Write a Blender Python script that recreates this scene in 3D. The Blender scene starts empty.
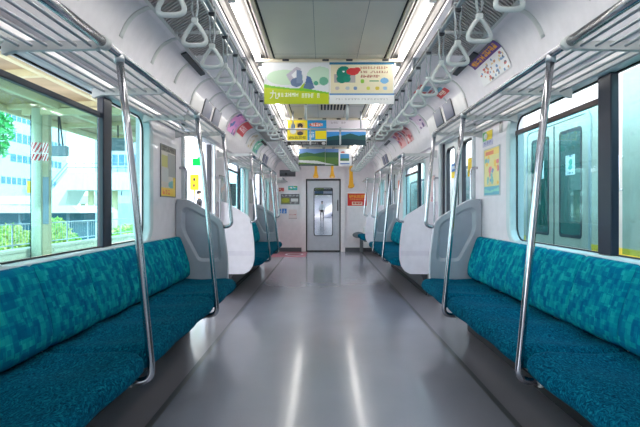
import bpy, math, random
from mathutils import Vector, Matrix
random.seed(7)
PI = math.pi
SC = bpy.context.scene
COL = SC.collection
F = 500.0; CX = 322.5; CY = 208.5; CAMX = -0.055; CAMZ = 1.08

def at(x, y, d):
    return Vector((CAMX + (x - CX) * d / F, d, CAMZ - (y - CY) * d / F))

# ------------------------------------------------------------------ materials
def lin(c):
    out = []
    for v in c[:3]:
        v = v / 255.0
        out.append(v / 12.92 if v <= 0.04045 else ((v + 0.055) / 1.055) ** 2.4)
    return (out[0], out[1], out[2], 1.0)

def new_mat(name):
    m = bpy.data.materials.new(name); m.use_nodes = True
    nt = m.node_tree; nt.nodes.clear()
    return m, nt, nt.nodes.new('ShaderNodeOutputMaterial')

def N(nt, kind, **kw):
    n = nt.nodes.new(kind)
    for k, v in kw.items():
        setattr(n, k, v)
    return n

def mat(name, c, rough=0.5, metal=0.0, spec=0.5, noise=0.04, scale=12.0, bump=0.0, coat=0.0):
    m, nt, out = new_mat(name)
    b = N(nt, 'ShaderNodeBsdfPrincipled')
    tc = N(nt, 'ShaderNodeTexCoord'); nz = N(nt, 'ShaderNodeTexNoise')
    nz.inputs['Scale'].default_value = scale; nz.inputs['Detail'].default_value = 3
    nt.links.new(tc.outputs['Object'], nz.inputs['Vector'])
    cr = N(nt, 'ShaderNodeValToRGB')
    base = lin(c)
    cr.color_ramp.elements[0].position = 0.3; cr.color_ramp.elements[1].position = 0.7
    cr.color_ramp.elements[0].color = tuple(max(0, v * (1 - noise)) for v in base[:3]) + (1,)
    cr.color_ramp.elements[1].color = tuple(min(1, v * (1 + noise)) for v in base[:3]) + (1,)
    nt.links.new(nz.outputs['Fac'], cr.inputs['Fac'])
    nt.links.new(cr.outputs['Color'], b.inputs['Base Color'])
    b.inputs['Roughness'].default_value = rough; b.inputs['Metallic'].default_value = metal
    b.inputs['Specular IOR Level'].default_value = spec
    b.inputs['Coat Weight'].default_value = coat
    if bump:
        bp = N(nt, 'ShaderNodeBump'); bp.inputs['Strength'].default_value = bump
        bp.inputs['Distance'].default_value = 0.01
        nt.links.new(nz.outputs['Fac'], bp.inputs['Height'])
        nt.links.new(bp.outputs['Normal'], b.inputs['Normal'])
    nt.links.new(b.outputs['BSDF'], out.inputs['Surface'])
    return m

def emit(name, c, s):
    m, nt, out = new_mat(name)
    e = N(nt, 'ShaderNodeEmission'); e.inputs['Color'].default_value = lin(c)
    e.inputs['Strength'].default_value = s
    nt.links.new(e.outputs['Emission'], out.inputs['Surface'])
    return m

def glass(name, tint, gloss=0.08):
    m, nt, out = new_mat(name)
    t = N(nt, 'ShaderNodeBsdfTransparent'); t.inputs['Color'].default_value = tint
    g = N(nt, 'ShaderNodeBsdfGlossy'); g.inputs['Roughness'].default_value = 0.02
    mx = N(nt, 'ShaderNodeMixShader'); mx.inputs['Fac'].default_value = gloss
    nt.links.new(t.outputs[0], mx.inputs[1]); nt.links.new(g.outputs[0], mx.inputs[2])
    nt.links.new(mx.outputs[0], out.inputs['Surface'])
    return m

def print_mat():
    m, nt, out = new_mat('printed_paper')
    b = N(nt, 'ShaderNodeBsdfPrincipled'); a = N(nt, 'ShaderNodeAttribute')
    a.attribute_name = 'ink'
    nt.links.new(a.outputs['Color'], b.inputs['Base Color'])
    b.inputs['Roughness'].default_value = 0.4
    nt.links.new(b.outputs['BSDF'], out.inputs['Surface'])
    return m

def fabric_back():
    m, nt, out = new_mat('moquette_squares')
    b = N(nt, 'ShaderNodeBsdfPrincipled'); tc = N(nt, 'ShaderNodeTexCoord')
    def cells(sc, off):
        mp = N(nt, 'ShaderNodeMapping'); mp.inputs['Scale'].default_value = sc
        mp.inputs['Location'].default_value = off
        nt.links.new(tc.outputs['Object'], mp.inputs['Vector'])
        fl = N(nt, 'ShaderNodeVectorMath', operation='FLOOR')
        nt.links.new(mp.outputs['Vector'], fl.inputs[0])
        wn = N(nt, 'ShaderNodeTexWhiteNoise'); wn.noise_dimensions = '3D'
        nt.links.new(fl.outputs['Vector'], wn.inputs['Vector'])
        return wn.outputs['Value']
    a = cells((0, 26, 26), (0.5, 0.31, 0.17)); c = cells((0, 44, 44), (0.5, 0.11, 0.57)); d = cells((0, 22, 17), (0.5, 0.7, 0.2))
    ad = N(nt, 'ShaderNodeMath', operation='ADD'); nt.links.new(a, ad.inputs[0]); nt.links.new(c, ad.inputs[1])
    ad2 = N(nt, 'ShaderNodeMath', operation='ADD'); nt.links.new(ad.outputs[0], ad2.inputs[0]); nt.links.new(d, ad2.inputs[1])
    dv = N(nt, 'ShaderNodeMath', operation='DIVIDE'); nt.links.new(ad2.outputs[0], dv.inputs[0]); dv.inputs[1].default_value = 3
    cr = N(nt, 'ShaderNodeValToRGB'); r = cr.color_ramp
    r.elements[0].position = 0.05; r.elements[0].color = lin((0, 88, 128))
    r.elements[1].position = 0.95; r.elements[1].color = lin((30, 170, 170))
    e = r.elements.new(0.40); e.color = lin((0, 106, 138))
    e = r.elements.new(0.62); e.color = lin((6, 136, 150))
    nt.links.new(dv.outputs[0], cr.inputs['Fac'])
    nt.links.new(cr.outputs['Color'], b.inputs['Base Color'])
    b.inputs['Roughness'].default_value = 0.95; b.inputs['Specular IOR Level'].default_value = 0.05
    
    nz = N(nt, 'ShaderNodeTexNoise'); nz.inputs['Scale'].default_value = 500
    nt.links.new(tc.outputs['Object'], nz.inputs['Vector'])
    bp = N(nt, 'ShaderNodeBump'); bp.inputs['Strength'].default_value = 0.2; bp.inputs['Distance'].default_value = 0.002
    nt.links.new(nz.outputs['Fac'], bp.inputs['Height']); nt.links.new(bp.outputs['Normal'], b.inputs['Normal'])
    nt.links.new(b.outputs['BSDF'], out.inputs['Surface'])
    return m

def fabric_seat():
    m, nt, out = new_mat('moquette_threads')
    b = N(nt, 'ShaderNodeBsdfPrincipled'); tc = N(nt, 'ShaderNodeTexCoord')
    nz = N(nt, 'ShaderNodeTexNoise'); nz.inputs['Scale'].default_value = 18; nz.inputs['Detail'].default_value = 3
    nt.links.new(tc.outputs['Object'], nz.inputs['Vector'])
    mp = N(nt, 'ShaderNodeMapping'); mp.inputs['Scale'].default_value = (150, 45, 60)
    nt.links.new(tc.outputs['Object'], mp.inputs['Vector'])
    ad = N(nt, 'ShaderNodeVectorMath', operation='MULTIPLY_ADD')
    nt.links.new(nz.outputs['Color'], ad.inputs[0]); ad.inputs[1].default_value = (9, 9, 9)
    nt.links.new(mp.outputs['Vector'], ad.inputs[2])
    n2 = N(nt, 'ShaderNodeTexNoise'); n2.inputs['Scale'].default_value = 1.0; n2.inputs['Detail'].default_value = 2
    nt.links.new(ad.outputs['Vector'], n2.inputs['Vector'])
    cr = N(nt, 'ShaderNodeValToRGB'); r = cr.color_ramp
    r.elements[0].position = 0.28; r.elements[0].color = lin((0, 46, 70))
    r.elements[1].position = 0.78; r.elements[1].color = lin((20, 132, 150))
    e = r.elements.new(0.52); e.color = lin((0, 84, 112))
    nt.links.new(n2.outputs['Fac'], cr.inputs['Fac'])
    nt.links.new(cr.outputs['Color'], b.inputs['Base Color'])
    b.inputs['Roughness'].default_value = 0.95; b.inputs['Specular IOR Level'].default_value = 0.05
    
    bp = N(nt, 'ShaderNodeBump'); bp.inputs['Strength'].default_value = 0.1; bp.inputs['Distance'].default_value = 0.002
    nt.links.new(n2.outputs['Fac'], bp.inputs['Height']); nt.links.new(bp.outputs['Normal'], b.inputs['Normal'])
    nt.links.new(b.outputs['BSDF'], out.inputs['Surface'])
    return m

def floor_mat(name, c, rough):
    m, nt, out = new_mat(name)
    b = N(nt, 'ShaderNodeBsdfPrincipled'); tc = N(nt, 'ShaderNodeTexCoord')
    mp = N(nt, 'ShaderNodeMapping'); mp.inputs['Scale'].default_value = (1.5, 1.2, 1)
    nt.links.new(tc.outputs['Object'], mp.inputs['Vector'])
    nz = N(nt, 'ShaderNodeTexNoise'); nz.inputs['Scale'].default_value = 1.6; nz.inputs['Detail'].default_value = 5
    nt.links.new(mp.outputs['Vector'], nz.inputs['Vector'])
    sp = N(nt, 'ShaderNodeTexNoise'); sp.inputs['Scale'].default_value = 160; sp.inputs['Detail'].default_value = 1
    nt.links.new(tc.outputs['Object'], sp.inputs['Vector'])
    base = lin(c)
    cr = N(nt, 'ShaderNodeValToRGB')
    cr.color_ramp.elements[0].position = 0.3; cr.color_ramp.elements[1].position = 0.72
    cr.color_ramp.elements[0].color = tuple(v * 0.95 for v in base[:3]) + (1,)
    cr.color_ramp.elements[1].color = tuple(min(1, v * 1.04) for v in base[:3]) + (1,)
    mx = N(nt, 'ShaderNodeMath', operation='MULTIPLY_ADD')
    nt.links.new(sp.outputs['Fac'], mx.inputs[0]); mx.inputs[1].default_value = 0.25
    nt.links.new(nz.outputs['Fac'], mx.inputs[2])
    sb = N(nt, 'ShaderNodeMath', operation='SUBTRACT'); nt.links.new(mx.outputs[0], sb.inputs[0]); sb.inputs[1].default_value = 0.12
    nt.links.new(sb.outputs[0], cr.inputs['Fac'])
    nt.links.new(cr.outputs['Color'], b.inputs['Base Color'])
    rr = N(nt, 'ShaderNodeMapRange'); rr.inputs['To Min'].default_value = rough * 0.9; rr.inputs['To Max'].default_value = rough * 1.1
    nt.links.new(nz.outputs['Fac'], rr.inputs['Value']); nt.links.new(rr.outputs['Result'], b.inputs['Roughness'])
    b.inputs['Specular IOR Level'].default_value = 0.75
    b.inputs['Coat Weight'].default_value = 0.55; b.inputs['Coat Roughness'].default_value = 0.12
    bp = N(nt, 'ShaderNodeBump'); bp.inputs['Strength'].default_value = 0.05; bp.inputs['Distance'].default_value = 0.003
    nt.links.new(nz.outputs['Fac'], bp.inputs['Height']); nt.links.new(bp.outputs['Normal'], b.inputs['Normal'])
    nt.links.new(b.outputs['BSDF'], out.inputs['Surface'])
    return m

M = dict(
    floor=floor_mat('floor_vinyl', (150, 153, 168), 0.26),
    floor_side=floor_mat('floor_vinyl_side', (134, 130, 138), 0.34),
    floor_strip=floor_mat('floor_joint', (84, 86, 92), 0.4),
    floor_pink=floor_mat('floor_vinyl_pink', (204, 92, 122), 0.35),
    white_ink=mat('white_floor_mark', (235, 230, 235), 0.5),
    wall=mat('white_wall_panel', (236, 231, 237), 0.32, coat=0.2),
    cove=mat('white_cove_panel', (234, 229, 235), 0.38),
    endwall=mat('end_wall_panel', (240, 230, 234), 0.4),
    ceil=mat('ceiling_white', (216, 214, 220), 0.45),
    reflector=mat('lamp_reflector', (84, 80, 78), 0.6),
    ceil_panel=mat('ceiling_grey_panel', (226, 220, 208), 0.36, noise=0.05, scale=2.0),
    cream=mat('cream_trim', (232, 220, 198), 0.4),
    black=mat('black_rubber', (20, 22, 26), 0.5),
    dark=mat('dark_slot', (34, 34, 38), 0.7),
    navy=mat('dark_navy_frame', (26, 32, 52), 0.35),
    grille=mat('grille_slat', (184, 178, 178), 0.45),
    header=mat('header_white', (236, 232, 232), 0.32, coat=0.2),
    header_end=mat('header_end_grey', (176, 172, 168), 0.5),
    steel=mat('stainless_steel', (182, 182, 188), 0.2, metal=1.0, noise=0.02),
    steel_sat=mat('satin_steel', (184, 188, 194), 0.3, metal=1.0, noise=0.03),
    alu=mat('aluminium_frame', (196, 204, 208), 0.35, metal=0.6),
    rack_paint=mat('rack_light_grey', (206, 208, 208), 0.4),
    grip=mat('grip_pale_grey', (206, 212, 212), 0.35),
    strap=mat('strap_webbing_grey', (168, 174, 178), 0.7),
    strap_yellow=mat('strap_yellow', (240, 176, 40), 0.6),
    clip=mat('dark_clip', (52, 56, 64), 0.5),
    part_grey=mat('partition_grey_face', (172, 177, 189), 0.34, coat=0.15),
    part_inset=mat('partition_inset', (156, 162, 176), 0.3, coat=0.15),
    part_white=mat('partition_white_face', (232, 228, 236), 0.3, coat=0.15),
    back=fabric_back(), seat=fabric_seat(),
    base=mat('seat_base_grey', (92, 92, 98), 0.45, metal=0.2),
    win_frame=mat('window_surround', (206, 222, 224), 0.3, coat=0.2),
    glass=glass('green_tinted_glass', (0.60, 0.80, 0.79, 1), 0.06),
    glass_clear=glass('clear_glass', (0.93, 0.97, 0.97, 1), 0.06),
    tube=emit('fluorescent_tube_glow', (255, 252, 246), 5.0),
    print=print_mat(),
    lcd=mat('lcd_screen', (62, 70, 108), 0.3),
    plastic_grey=mat('mid_grey_plastic', (120, 122, 126), 0.4),
    red=mat('red_paint', (206, 40, 46), 0.5),
    white=mat('white_paint', (240, 240, 242), 0.5),
    beam=mat('canopy_cream_paint', (216, 204, 164), 0.6),
    deck=mat('canopy_deck', (190, 160, 128), 0.7, noise=0.25, scale=1.2),
    pillar=mat('pillar_pale_green', (212, 224, 204), 0.5),
    pillar_brown=mat('brown_post', (168, 160, 132), 0.6),
    concrete=mat('pale_concrete', (190, 192, 176), 0.8, noise=0.12, scale=3, bump=0.2),
    platform=mat('platform_asphalt', (150, 152, 150), 0.85, noise=0.1, scale=6),
    bldg=mat('white_building', (196, 204, 212), 0.7),
    bldg_win=mat('building_glass', (92, 132, 158), 0.25),
    foot=mat('footbridge_white', (206, 204, 200), 0.7),
    dark_shade=mat('dark_teal_shutter', (52, 92, 112), 0.6),
    leaf=mat('leaf_green', (150, 200, 90), 0.6, noise=0.4, scale=6),
    leaf_yellow=mat('leaf_yellow_green', (226, 234, 130), 0.6, noise=0.35, scale=8),
    leaf_dark=mat('leaf_fresh_green', (70, 170, 96), 0.6, noise=0.4, scale=6),
    bark=mat('bark', (96, 84, 66), 0.9),
    sign_grey=mat('sign_blue_grey', (112, 132, 146), 0.4),
    green_sign=emit('lit_green_sign', (20, 170, 70), 0.9),
    yellow_sign=emit('lit_yellow_sign', (250, 200, 40), 1.2),
    white_sign=emit('lit_white_sign', (252, 250, 250), 1.2),
    train=mat('train_silver', (216, 208, 190), 0.35, metal=0.35),
    train_door=mat('train_door_silver', (204, 200, 184), 0.3, metal=0.35),
    train_roof=mat('train_roof_cream', (240, 218, 190), 0.6),
    train_glass=mat('train_dark_glass', (24, 92, 84), 0.08),
    yellow=mat('yellow_stripe', (248, 208, 60), 0.5),
    blue=mat('blue_sticker', (40, 110, 200), 0.5),
    skin=mat('skin', (214, 168, 140), 0.6), hair=mat('black_hair', (28, 24, 24), 0.7),
    shirt=mat('white_shirt', (226, 228, 230), 0.8), navy_cloth=mat('navy_trousers', (34, 40, 62), 0.8),
    blue_cloth=mat('blue_cloth', (70, 120, 180), 0.8), black_cloth=mat('black_cloth', (30, 30, 34), 0.8),
    text_white=mat('white_lettering', (245, 245, 245), 0.5), text_red=mat('red_lettering', (205, 30, 40), 0.5),
    text_black=mat('black_lettering', (40, 40, 46), 0.5),
    text_yellow=mat('yellow_lettering', (250, 205, 60), 0.5),
)

# ------------------------------------------------------------------ mesh builder
class MB:
    def __init__(s):
        s.v = []; s.f = []; s.sm = []; s.mi = []; s.col = []
    def add(s, vs, fs, smooth=False, mi=0, mtx=None, cols=None):
        o = len(s.v)
        for p in vs:
            p = Vector(p)
            s.v.append(mtx @ p if mtx else p)
        for k, f in enumerate(fs):
            s.f.append([o + i for i in f]); s.sm.append(smooth); s.mi.append(mi)
            s.col.append(cols[k] if cols else None)
        return s
    def box(s, x0, x1, y0, y1, z0, z1, mi=0, mtx=None):
        if x0 > x1: x0, x1 = x1, x0
        vs = [(x, y, z) for x in (x0, x1) for y in (y0, y1) for z in (z0, z1)]
        fs = [(0, 1, 3, 2), (4, 6, 7, 5), (0, 4, 5, 1), (2, 3, 7, 6), (0, 2, 6, 4), (1, 5, 7, 3)]
        return s.add(vs, fs, False, mi, mtx)
    def obox(s, c, ax, ay, az, mi=0):
        """box centred at c with half-axis vectors"""
        c = Vector(c); ax = Vector(ax); ay = Vector(ay); az = Vector(az)
        vs = [c + i * ax + j * ay + k * az for i in (-1, 1) for j in (-1, 1) for k in (-1, 1)]
        fs = [(0, 1, 3, 2), (4, 6, 7, 5), (0, 4, 5, 1), (2, 3, 7, 6), (0, 2, 6, 4), (1, 5, 7, 3)]
        return s.add(vs, fs, False, mi)
    def tube(s, pts, r, n=10, closed=False, caps=True, mi=0):
        pts = [Vector(p) for p in pts]
        m = len(pts); rs = r if isinstance(r, (list, tuple)) else [r] * m
        tan = []
        for i in range(m):
            a = pts[(i - 1) % m] if (closed or i > 0) else pts[i]
            b = pts[(i + 1) % m] if (closed or i < m - 1) else pts[i]
            t = (b - a); tan.append(t.normalized() if t.length > 1e-9 else Vector((0, 0, 1)))
        up = Vector((0, 1, 0)) if abs(tan[0].y) < 0.9 else Vector((1, 0, 0))
        u = tan[0].cross(up).normalized(); vs = []
        for i in range(m):
            u = (u - tan[i] * u.dot(tan[i])).normalized(); w = tan[i].cross(u)
            for k in range(n):
                a = 2 * PI * k / n
                vs.append(pts[i] + (u * math.cos(a) + w * math.sin(a)) * rs[i])
        fs = []
        for i in range(m if closed else m - 1):
            j = (i + 1) % m
            for k in range(n):
                l = (k + 1) % n
                fs.append((i * n + k, i * n + l, j * n + l, j * n + k))
        if caps and not closed:
            fs.append(tuple(range(n))[::-1]); fs.append(tuple((m - 1) * n + k for k in range(n)))
        return s.add(vs, fs, True, mi)
    def prism(s, poly, a0, a1, axis='Y', mi=0, smooth=False):
        """extrude a closed 2D outline; axis Y: poly=(x,z); axis X: poly=(y,z); axis Z: poly=(x,y)"""
        def P(p, a):
            return (p[0], a, p[1]) if axis == 'Y' else ((a, p[0], p[1]) if axis == 'X' else (p[0], p[1], a))
        n = len(poly)
        vs = [P(p, a0) for p in poly] + [P(p, a1) for p in poly]
        fs = [tuple(range(n)), tuple(range(2 * n - 1, n - 1, -1))]
        s.add(vs, fs, False, mi)
        vs2 = vs; fs2 = [(i, i + n, (i + 1) % n + n, (i + 1) % n) for i in range(n)]
        return s.add(vs2, fs2, smooth, mi)
    def ring(s, outer, inner, a0, a1, axis='X', mi=0):
        """frame between two outlines with the same number of points"""
        def P(p, a):
            return (p[0], a, p[1]) if axis == 'Y' else ((a, p[0], p[1]) if axis == 'X' else (p[0], p[1], a))
        n = len(outer)
        vs = [P(p, a0) for p in outer] + [P(p, a0) for p in inner] + [P(p, a1) for p in outer] + [P(p, a1) for p in inner]
        fs = []
        for i in range(n):
            j = (i + 1) % n
            fs += [(i, j, n + j, n + i), (2 * n + i, 3 * n + i, 3 * n + j, 2 * n + j),
                   (i, 2 * n + i, 2 * n + j, j), (n + i, n + j, 3 * n + j, 3 * n + i)]
        return s.add(vs, fs, False, mi)
    def loft(s, rings, smooth=True, caps=True, mi=0):
        n = len(rings[0]); vs = [p for r in rings for p in r]; fs = []
        for i in range(len(rings) - 1):
            for k in range(n):
                l = (k + 1) % n
                fs.append((i * n + k, i * n + l, (i + 1) * n + l, (i + 1) * n + k))
        if caps:
            fs.append(tuple(range(n))[::-1]); fs.append(tuple((len(rings) - 1) * n + k for k in range(n)))
        return s.add(vs, fs, smooth, mi)
    def ball(s, c, r, n=10, mi=0, jit=0.0):
        c = Vector(c); rr = Vector(r) if not isinstance(r, (int, float)) else Vector((r, r, r))
        vs = []; fs = []; h = n // 2
        for i in range(h + 1):
            th = PI * i / h
            for k in range(n):
                a = 2 * PI * k / n; q = 1 + random.uniform(-jit, jit)
                vs.append(c + Vector((rr.x * math.sin(th) * math.cos(a) * q, rr.y * math.sin(th) * math.sin(a) * q, rr.z * math.cos(th) * q)))
        for i in range(h):
            for k in range(n):
                l = (k + 1) % n
                fs.append((i * n + k, (i + 1) * n + k, (i + 1) * n + l, i * n + l))
        return s.add(vs, fs, True, mi)
    def build(s, name, mats, parent=None, origin=None, fix=True):
        me = bpy.data.meshes.new(name)
        o = bpy.data.objects.new(name, me); COL.objects.link(o)
        if origin is None and parent is None and s.v:
            xs = [p.x for p in s.v]; ys = [p.y for p in s.v]; zs = [p.z for p in s.v]
            origin = ((min(xs) + max(xs)) / 2, (min(ys) + max(ys)) / 2, min(zs))
        off = Vector(origin) if origin is not None else Vector((0, 0, 0))
        me.from_pydata([tuple(p - off) for p in s.v], [], s.f)
        mats = mats if isinstance(mats, (list, tuple)) else [mats]
        for m in mats: me.materials.append(m)
        me.polygons.foreach_set('use_smooth', s.sm)
        me.polygons.foreach_set('material_index', s.mi)
        if any(c is not None for c in s.col):
            at_ = me.color_attributes.new('ink', 'FLOAT_COLOR', 'CORNER')
            for p in me.polygons:
                c = s.col[p.index] or (0.8, 0.8, 0.8, 1)
                for li in p.loop_indices: at_.data[li].color = c
        me.update()
        if fix:
            import bmesh
            bm = bmesh.new(); bm.from_mesh(me)
            bmesh.ops.recalc_face_normals(bm, faces=bm.faces); bm.to_mesh(me); bm.free()
        o.location = off
        if parent is not None:
            o.parent = parent
            o.location = off - Vector(PO.get(parent.name, (0, 0, 0)))
        PO[o.name] = tuple(off)
        return o
PO = {}   # world origin of every object built (parents never rotate at build time)

def bevel(o, w, seg=2, ang=0.6):
    b = o.modifiers.new('Bevel', 'BEVEL'); b.width = w; b.segments = seg; b.limit_method = 'ANGLE'; b.angle_limit = ang
    b.harden_normals = False
    return o

def tag(o, label, cat, group=None, kind=None):
    o['label'] = label; o['category'] = cat
    if group: o['group'] = group
    if kind: o['kind'] = kind
    return o

def empty(name, loc=(0, 0, 0)):
    o = bpy.data.objects.new(name, None); COL.objects.link(o); o.location = loc
    o.empty_display_size = 0.05; PO[o.name] = tuple(loc)
    return o

def copy_tree(o, parent=None):
    c = o.copy(); COL.objects.link(c)
    if parent is not None: c.parent = parent
    for ch in list(o.children): copy_tree(ch, c)
    return c

def rrect(x0, x1, y0, y1, r, n=5):
    pts = []
    for cx, cy, a0 in ((x1 - r, y0 + r, -PI / 2), (x1 - r, y1 - r, 0), (x0 + r, y1 - r, PI / 2), (x0 + r, y0 + r, PI)):
        for k in range(n + 1):
            a = a0 + PI / 2 * k / n
            pts.append((cx + r * math.cos(a), cy + r * math.sin(a)))
    return pts

def fillet(pts, rads, n=6):
    pts = [Vector(p) for p in pts]; out = [pts[0]]
    for i in range(1, len(pts) - 1):
        p = pts[i]; a = (pts[i - 1] - p); b = (pts[i + 1] - p); r = rads[i - 1]
        an, bn = a.normalized(), b.normalized(); ang = an.angle(bn)
        t = min(r / math.tan(ang / 2), a.length * 0.9, b.length * 0.9)
        p0 = p + an * t; p1 = p + bn * t
        for k in range(n + 1):
            s = k / n; out.append((1 - s) ** 2 * p0 + 2 * s * (1 - s) * p + s * s * p1)
    out.append(pts[-1]); return out

ORD = ['first', 'second', 'third', 'fourth', 'fifth', 'sixth', 'seventh', 'eighth', 'ninth', 'tenth', 'eleventh', 'twelfth', 'thirteenth', 'fourteenth', 'fifteenth', 'sixteenth']
SIDE = {-1: 'left', 1: 'right'}

# layout along the car (depth from the camera)
DOORS = (0.37, 5.31, 10.25)
HALF = 0.86                      # door centre to bench end
WALLX = 1.36; OUTX = 1.46
END = 12.55; BACK = -3.2

# ------------------------------------------------------------------ floor
m = MB(); m.box(-0.90, 0.90, BACK, END, -0.06, 0); m.box(-0.935, -0.90, BACK, END, -0.06, 0, 1); m.box(0.90, 0.935, BACK, END, -0.06, 0, 1)
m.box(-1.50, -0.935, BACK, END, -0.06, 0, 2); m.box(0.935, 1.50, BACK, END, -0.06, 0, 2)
o = m.build('floor', [M['floor'], M['floor_strip'], M['floor_side']]); tag(o, 'glossy blue-grey vinyl floor running down the aisle', 'floor', kind='structure')
m = MB(); m.box(-1.34, -0.43, 11.15, 12.48, 0.0, 0.003)
o = m.build('trim_1', M['floor_pink']); tag(o, 'pink floor patch of the free space at the far left end', 'floor marking', kind='structure')
m2 = MB()
for k in range(14):
    a0 = 2 * PI * k / 14; a1 = 2 * PI * (k + 0.95) / 14
    c = Vector((-0.72, 11.75, 0.0035)); r0, r1 = 0.17, 0.22
    m2.add([c + Vector((r * math.cos(a), r * 1.4 * math.sin(a), 0)) for r, a in ((r0, a0), (r1, a0), (r1, a1), (r0, a1))], [(0, 1, 2, 3)])
m2.build('floor_symbol', M['white_ink'], o)
for s in (-1, 1):                                     # door thresholds
    for i, c in enumerate(DOORS):
        m = MB(); m.box(s * 1.30, s * 1.46, c - 0.66, c + 0.66, 0.0, 0.012)
        tag(m.build('trim_%d' % (2 + i + (3 if s > 0 else 0)), M['steel_sat']), 'stainless threshold of the %s side door' % SIDE[s], 'threshold', kind='structure')

# ------------------------------------------------------------------ side walls
DZ = 1.87
WZ0, WZ1 = 0.845, 1.757
def wall_side(s):
    m = MB()
    wins = [(c - 0.90, c + 0.90, WZ0, WZ1) for c in ((DOORS[0] + DOORS[1]) / 2 + 0.01, (DOORS[1] + DOORS[2]) / 2 + 0.01)]
    wins.append((11.42, 12.1, WZ0, WZ1)); wins.append((-2.9, -1.2, WZ0, WZ1))
    drs = [(c - 0.65, c + 0.65, 0.0, DZ) for c in DOORS]
    ops = sorted(wins + drs)
    y = BACK - 0.05
    for (a, b, z0, z1) in ops:
        if z0 > 0: a, b, z0, z1 = a - 0.012, b + 0.012, z0 - 0.012, z1 + 0.012
        m.box(s * WALLX, s * OUTX, y, a, -0.06, DZ + 0.005)
        if z0 > 0: m.box(s * WALLX, s * OUTX, a, b, -0.06, z0)
        if z1 < DZ: m.box(s * WALLX, s * OUTX, a, b, z1, DZ + 0.005)
        y = b
    m.box(s * WALLX, s * OUTX, y, END + 0.1, -0.06, DZ + 0.005)
    o = m.build('wall_%s' % SIDE[s], M['wall']); tag(o, 'white %s side wall panelling' % SIDE[s], 'wall', kind='structure')
    return wins
WINS = {s: wall_side(s) for s in (-1, 1)}

wn = 0
def window(s, a, b, z0, z1, mull, open_far, label):
    """mull: depth of the dark mullion; the opening pane lies near/far of it"""
    global wn
    wn += 1
    root = empty('window_%d' % wn, (s * 1.40, (a + b) / 2, z0)); tag(root, label, 'window', kind='structure')
    m = MB()
    m.ring(rrect(a - 0.075, b + 0.075, z0 - 0.03, z1 + 0.03, 0.16), rrect(a + 0.0, b - 0.0, z0, z1, 0.11), s * 1.345, s * 1.405)
    bevel(m.build('window_surround', M['win_frame'], root), 0.012, 3)
    m = MB(); m.ring(rrect(a - 0.01, b + 0.01, z0 - 0.01, z1 + 0.01, 0.115), rrect(a + 0.007, b - 0.007, z0 + 0.007, z1 - 0.007, 0.105), s * 1.401, s * 1.409)
    m.build('window_gasket', M['black'], root)
    if mull is not None:
        m = MB(); m.box(s * 1.372, s * 1.415, mull - 0.06, mull + 0.06, z0, z1)
        bevel(m.build('mullion', M['navy'], root), 0.006)
        m = MB()
        if open_far: ya, yb, fa, fb = mull + 0.075, b - 0.012, a + 0.012, mull - 0.075
        else: ya, yb, fa, fb = a + 0.012, mull - 0.075, mull + 0.075, b - 0.012
        zt = z1 - 0.098
        m = MB(); m.box(s * 1.385, s * 1.41, ya, yb, zt - 0.032, zt)
        bevel(m.build('sash_rail', M['navy'] if not open_far else M['sash_brown'], root), 0.004)
        m = MB(); m.box(s * 1.400, s * 1.405, ya, yb, z0 + 0.01, zt - 0.03); m.build('pane', M['glass'], root)
        m = MB(); m.box(s * 1.420, s * 1.425, fa, fb, z0 + 0.01, z1 - 0.01); m.build('pane', M['glass'], root)
    else:
        m = MB(); m.box(s * 1.405, s * 1.41, a + 0.01, b - 0.01, z0 + 0.01, z1 - 0.01); m.build('pane', M['glass'], root)
    return root
M['sash_brown'] = mat('sash_dark_brown', (70, 48, 46), 0.4)
for s in (-1, 1):
    for k, (a, b, z0, z1) in enumerate(WINS[s]):
        where = ['behind the near bench', 'behind the middle bench', 'at the far end', 'behind the camera'][k]
        c = (a + b) / 2; mu = None
        if k in (0, 1): mu = c + 0.22 if s < 0 else c - 0.315
        window(s, a, b, z0, z1, mu, s > 0, '%s window %s' % (SIDE[s], where))

# ------------------------------------------------------------------ ceiling shell with coves
CP0 = [(0.86, 2.275), (1.07, 2.262), (1.115, 2.247), (1.16, 2.22), (1.20, 2.175), (1.23, 2.12), (1.252, 2.06), (1.272, 1.99), (1.295, 1.92), (1.32, 1.865)]
def _spl(P, n=5):
    out = []
    for i in range(len(P) - 1):
        p0 = Vector(P[max(0, i - 1)]); p1 = Vector(P[i]); p2 = Vector(P[i + 1]); p3 = Vector(P[min(len(P) - 1, i + 2)])
        for k in range(n):
            t = k / n
            q = 0.5 * ((2 * p1) + (p2 - p0) * t + (2 * p0 - 5 * p1 + 4 * p2 - p3) * t * t + (3 * p1 - p0 - 3 * p2 + p3) * t ** 3)
            out.append((q.x, q.y))
    out.append(tuple(P[-1])); return out
CP = _spl(CP0)
inner = [(0.0, 2.30), (0.49, 2.30), (0.50, 2.335), (0.66, 2.335), (0.675, 2.285), (0.74, 2.28)] + CP + [(1.36, 1.865)]
outer = [(1.47, 1.865), (1.47, 2.1), (1.38, 2.3), (1.15, 2.45), (0.6, 2.5), (0, 2.5)]
half = inner + outer
full = half + [(-x, z) for (x, z) in reversed(half)][1:-1]
m = MB(); m.prism(full, BACK - 0.05, END + 0.1, 'Y', 0)
o = m.build('ceiling', M['cove']); tag(o, 'white curved ceiling with rounded coves', 'ceiling', kind='structure')

tn = 8
def trim(m, mt, label, cat='trim', parent=None):
    global tn
    tn += 1
    o = m.build('trim_%d' % tn, mt); tag(o, label, cat, kind='structure'); return o

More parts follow.
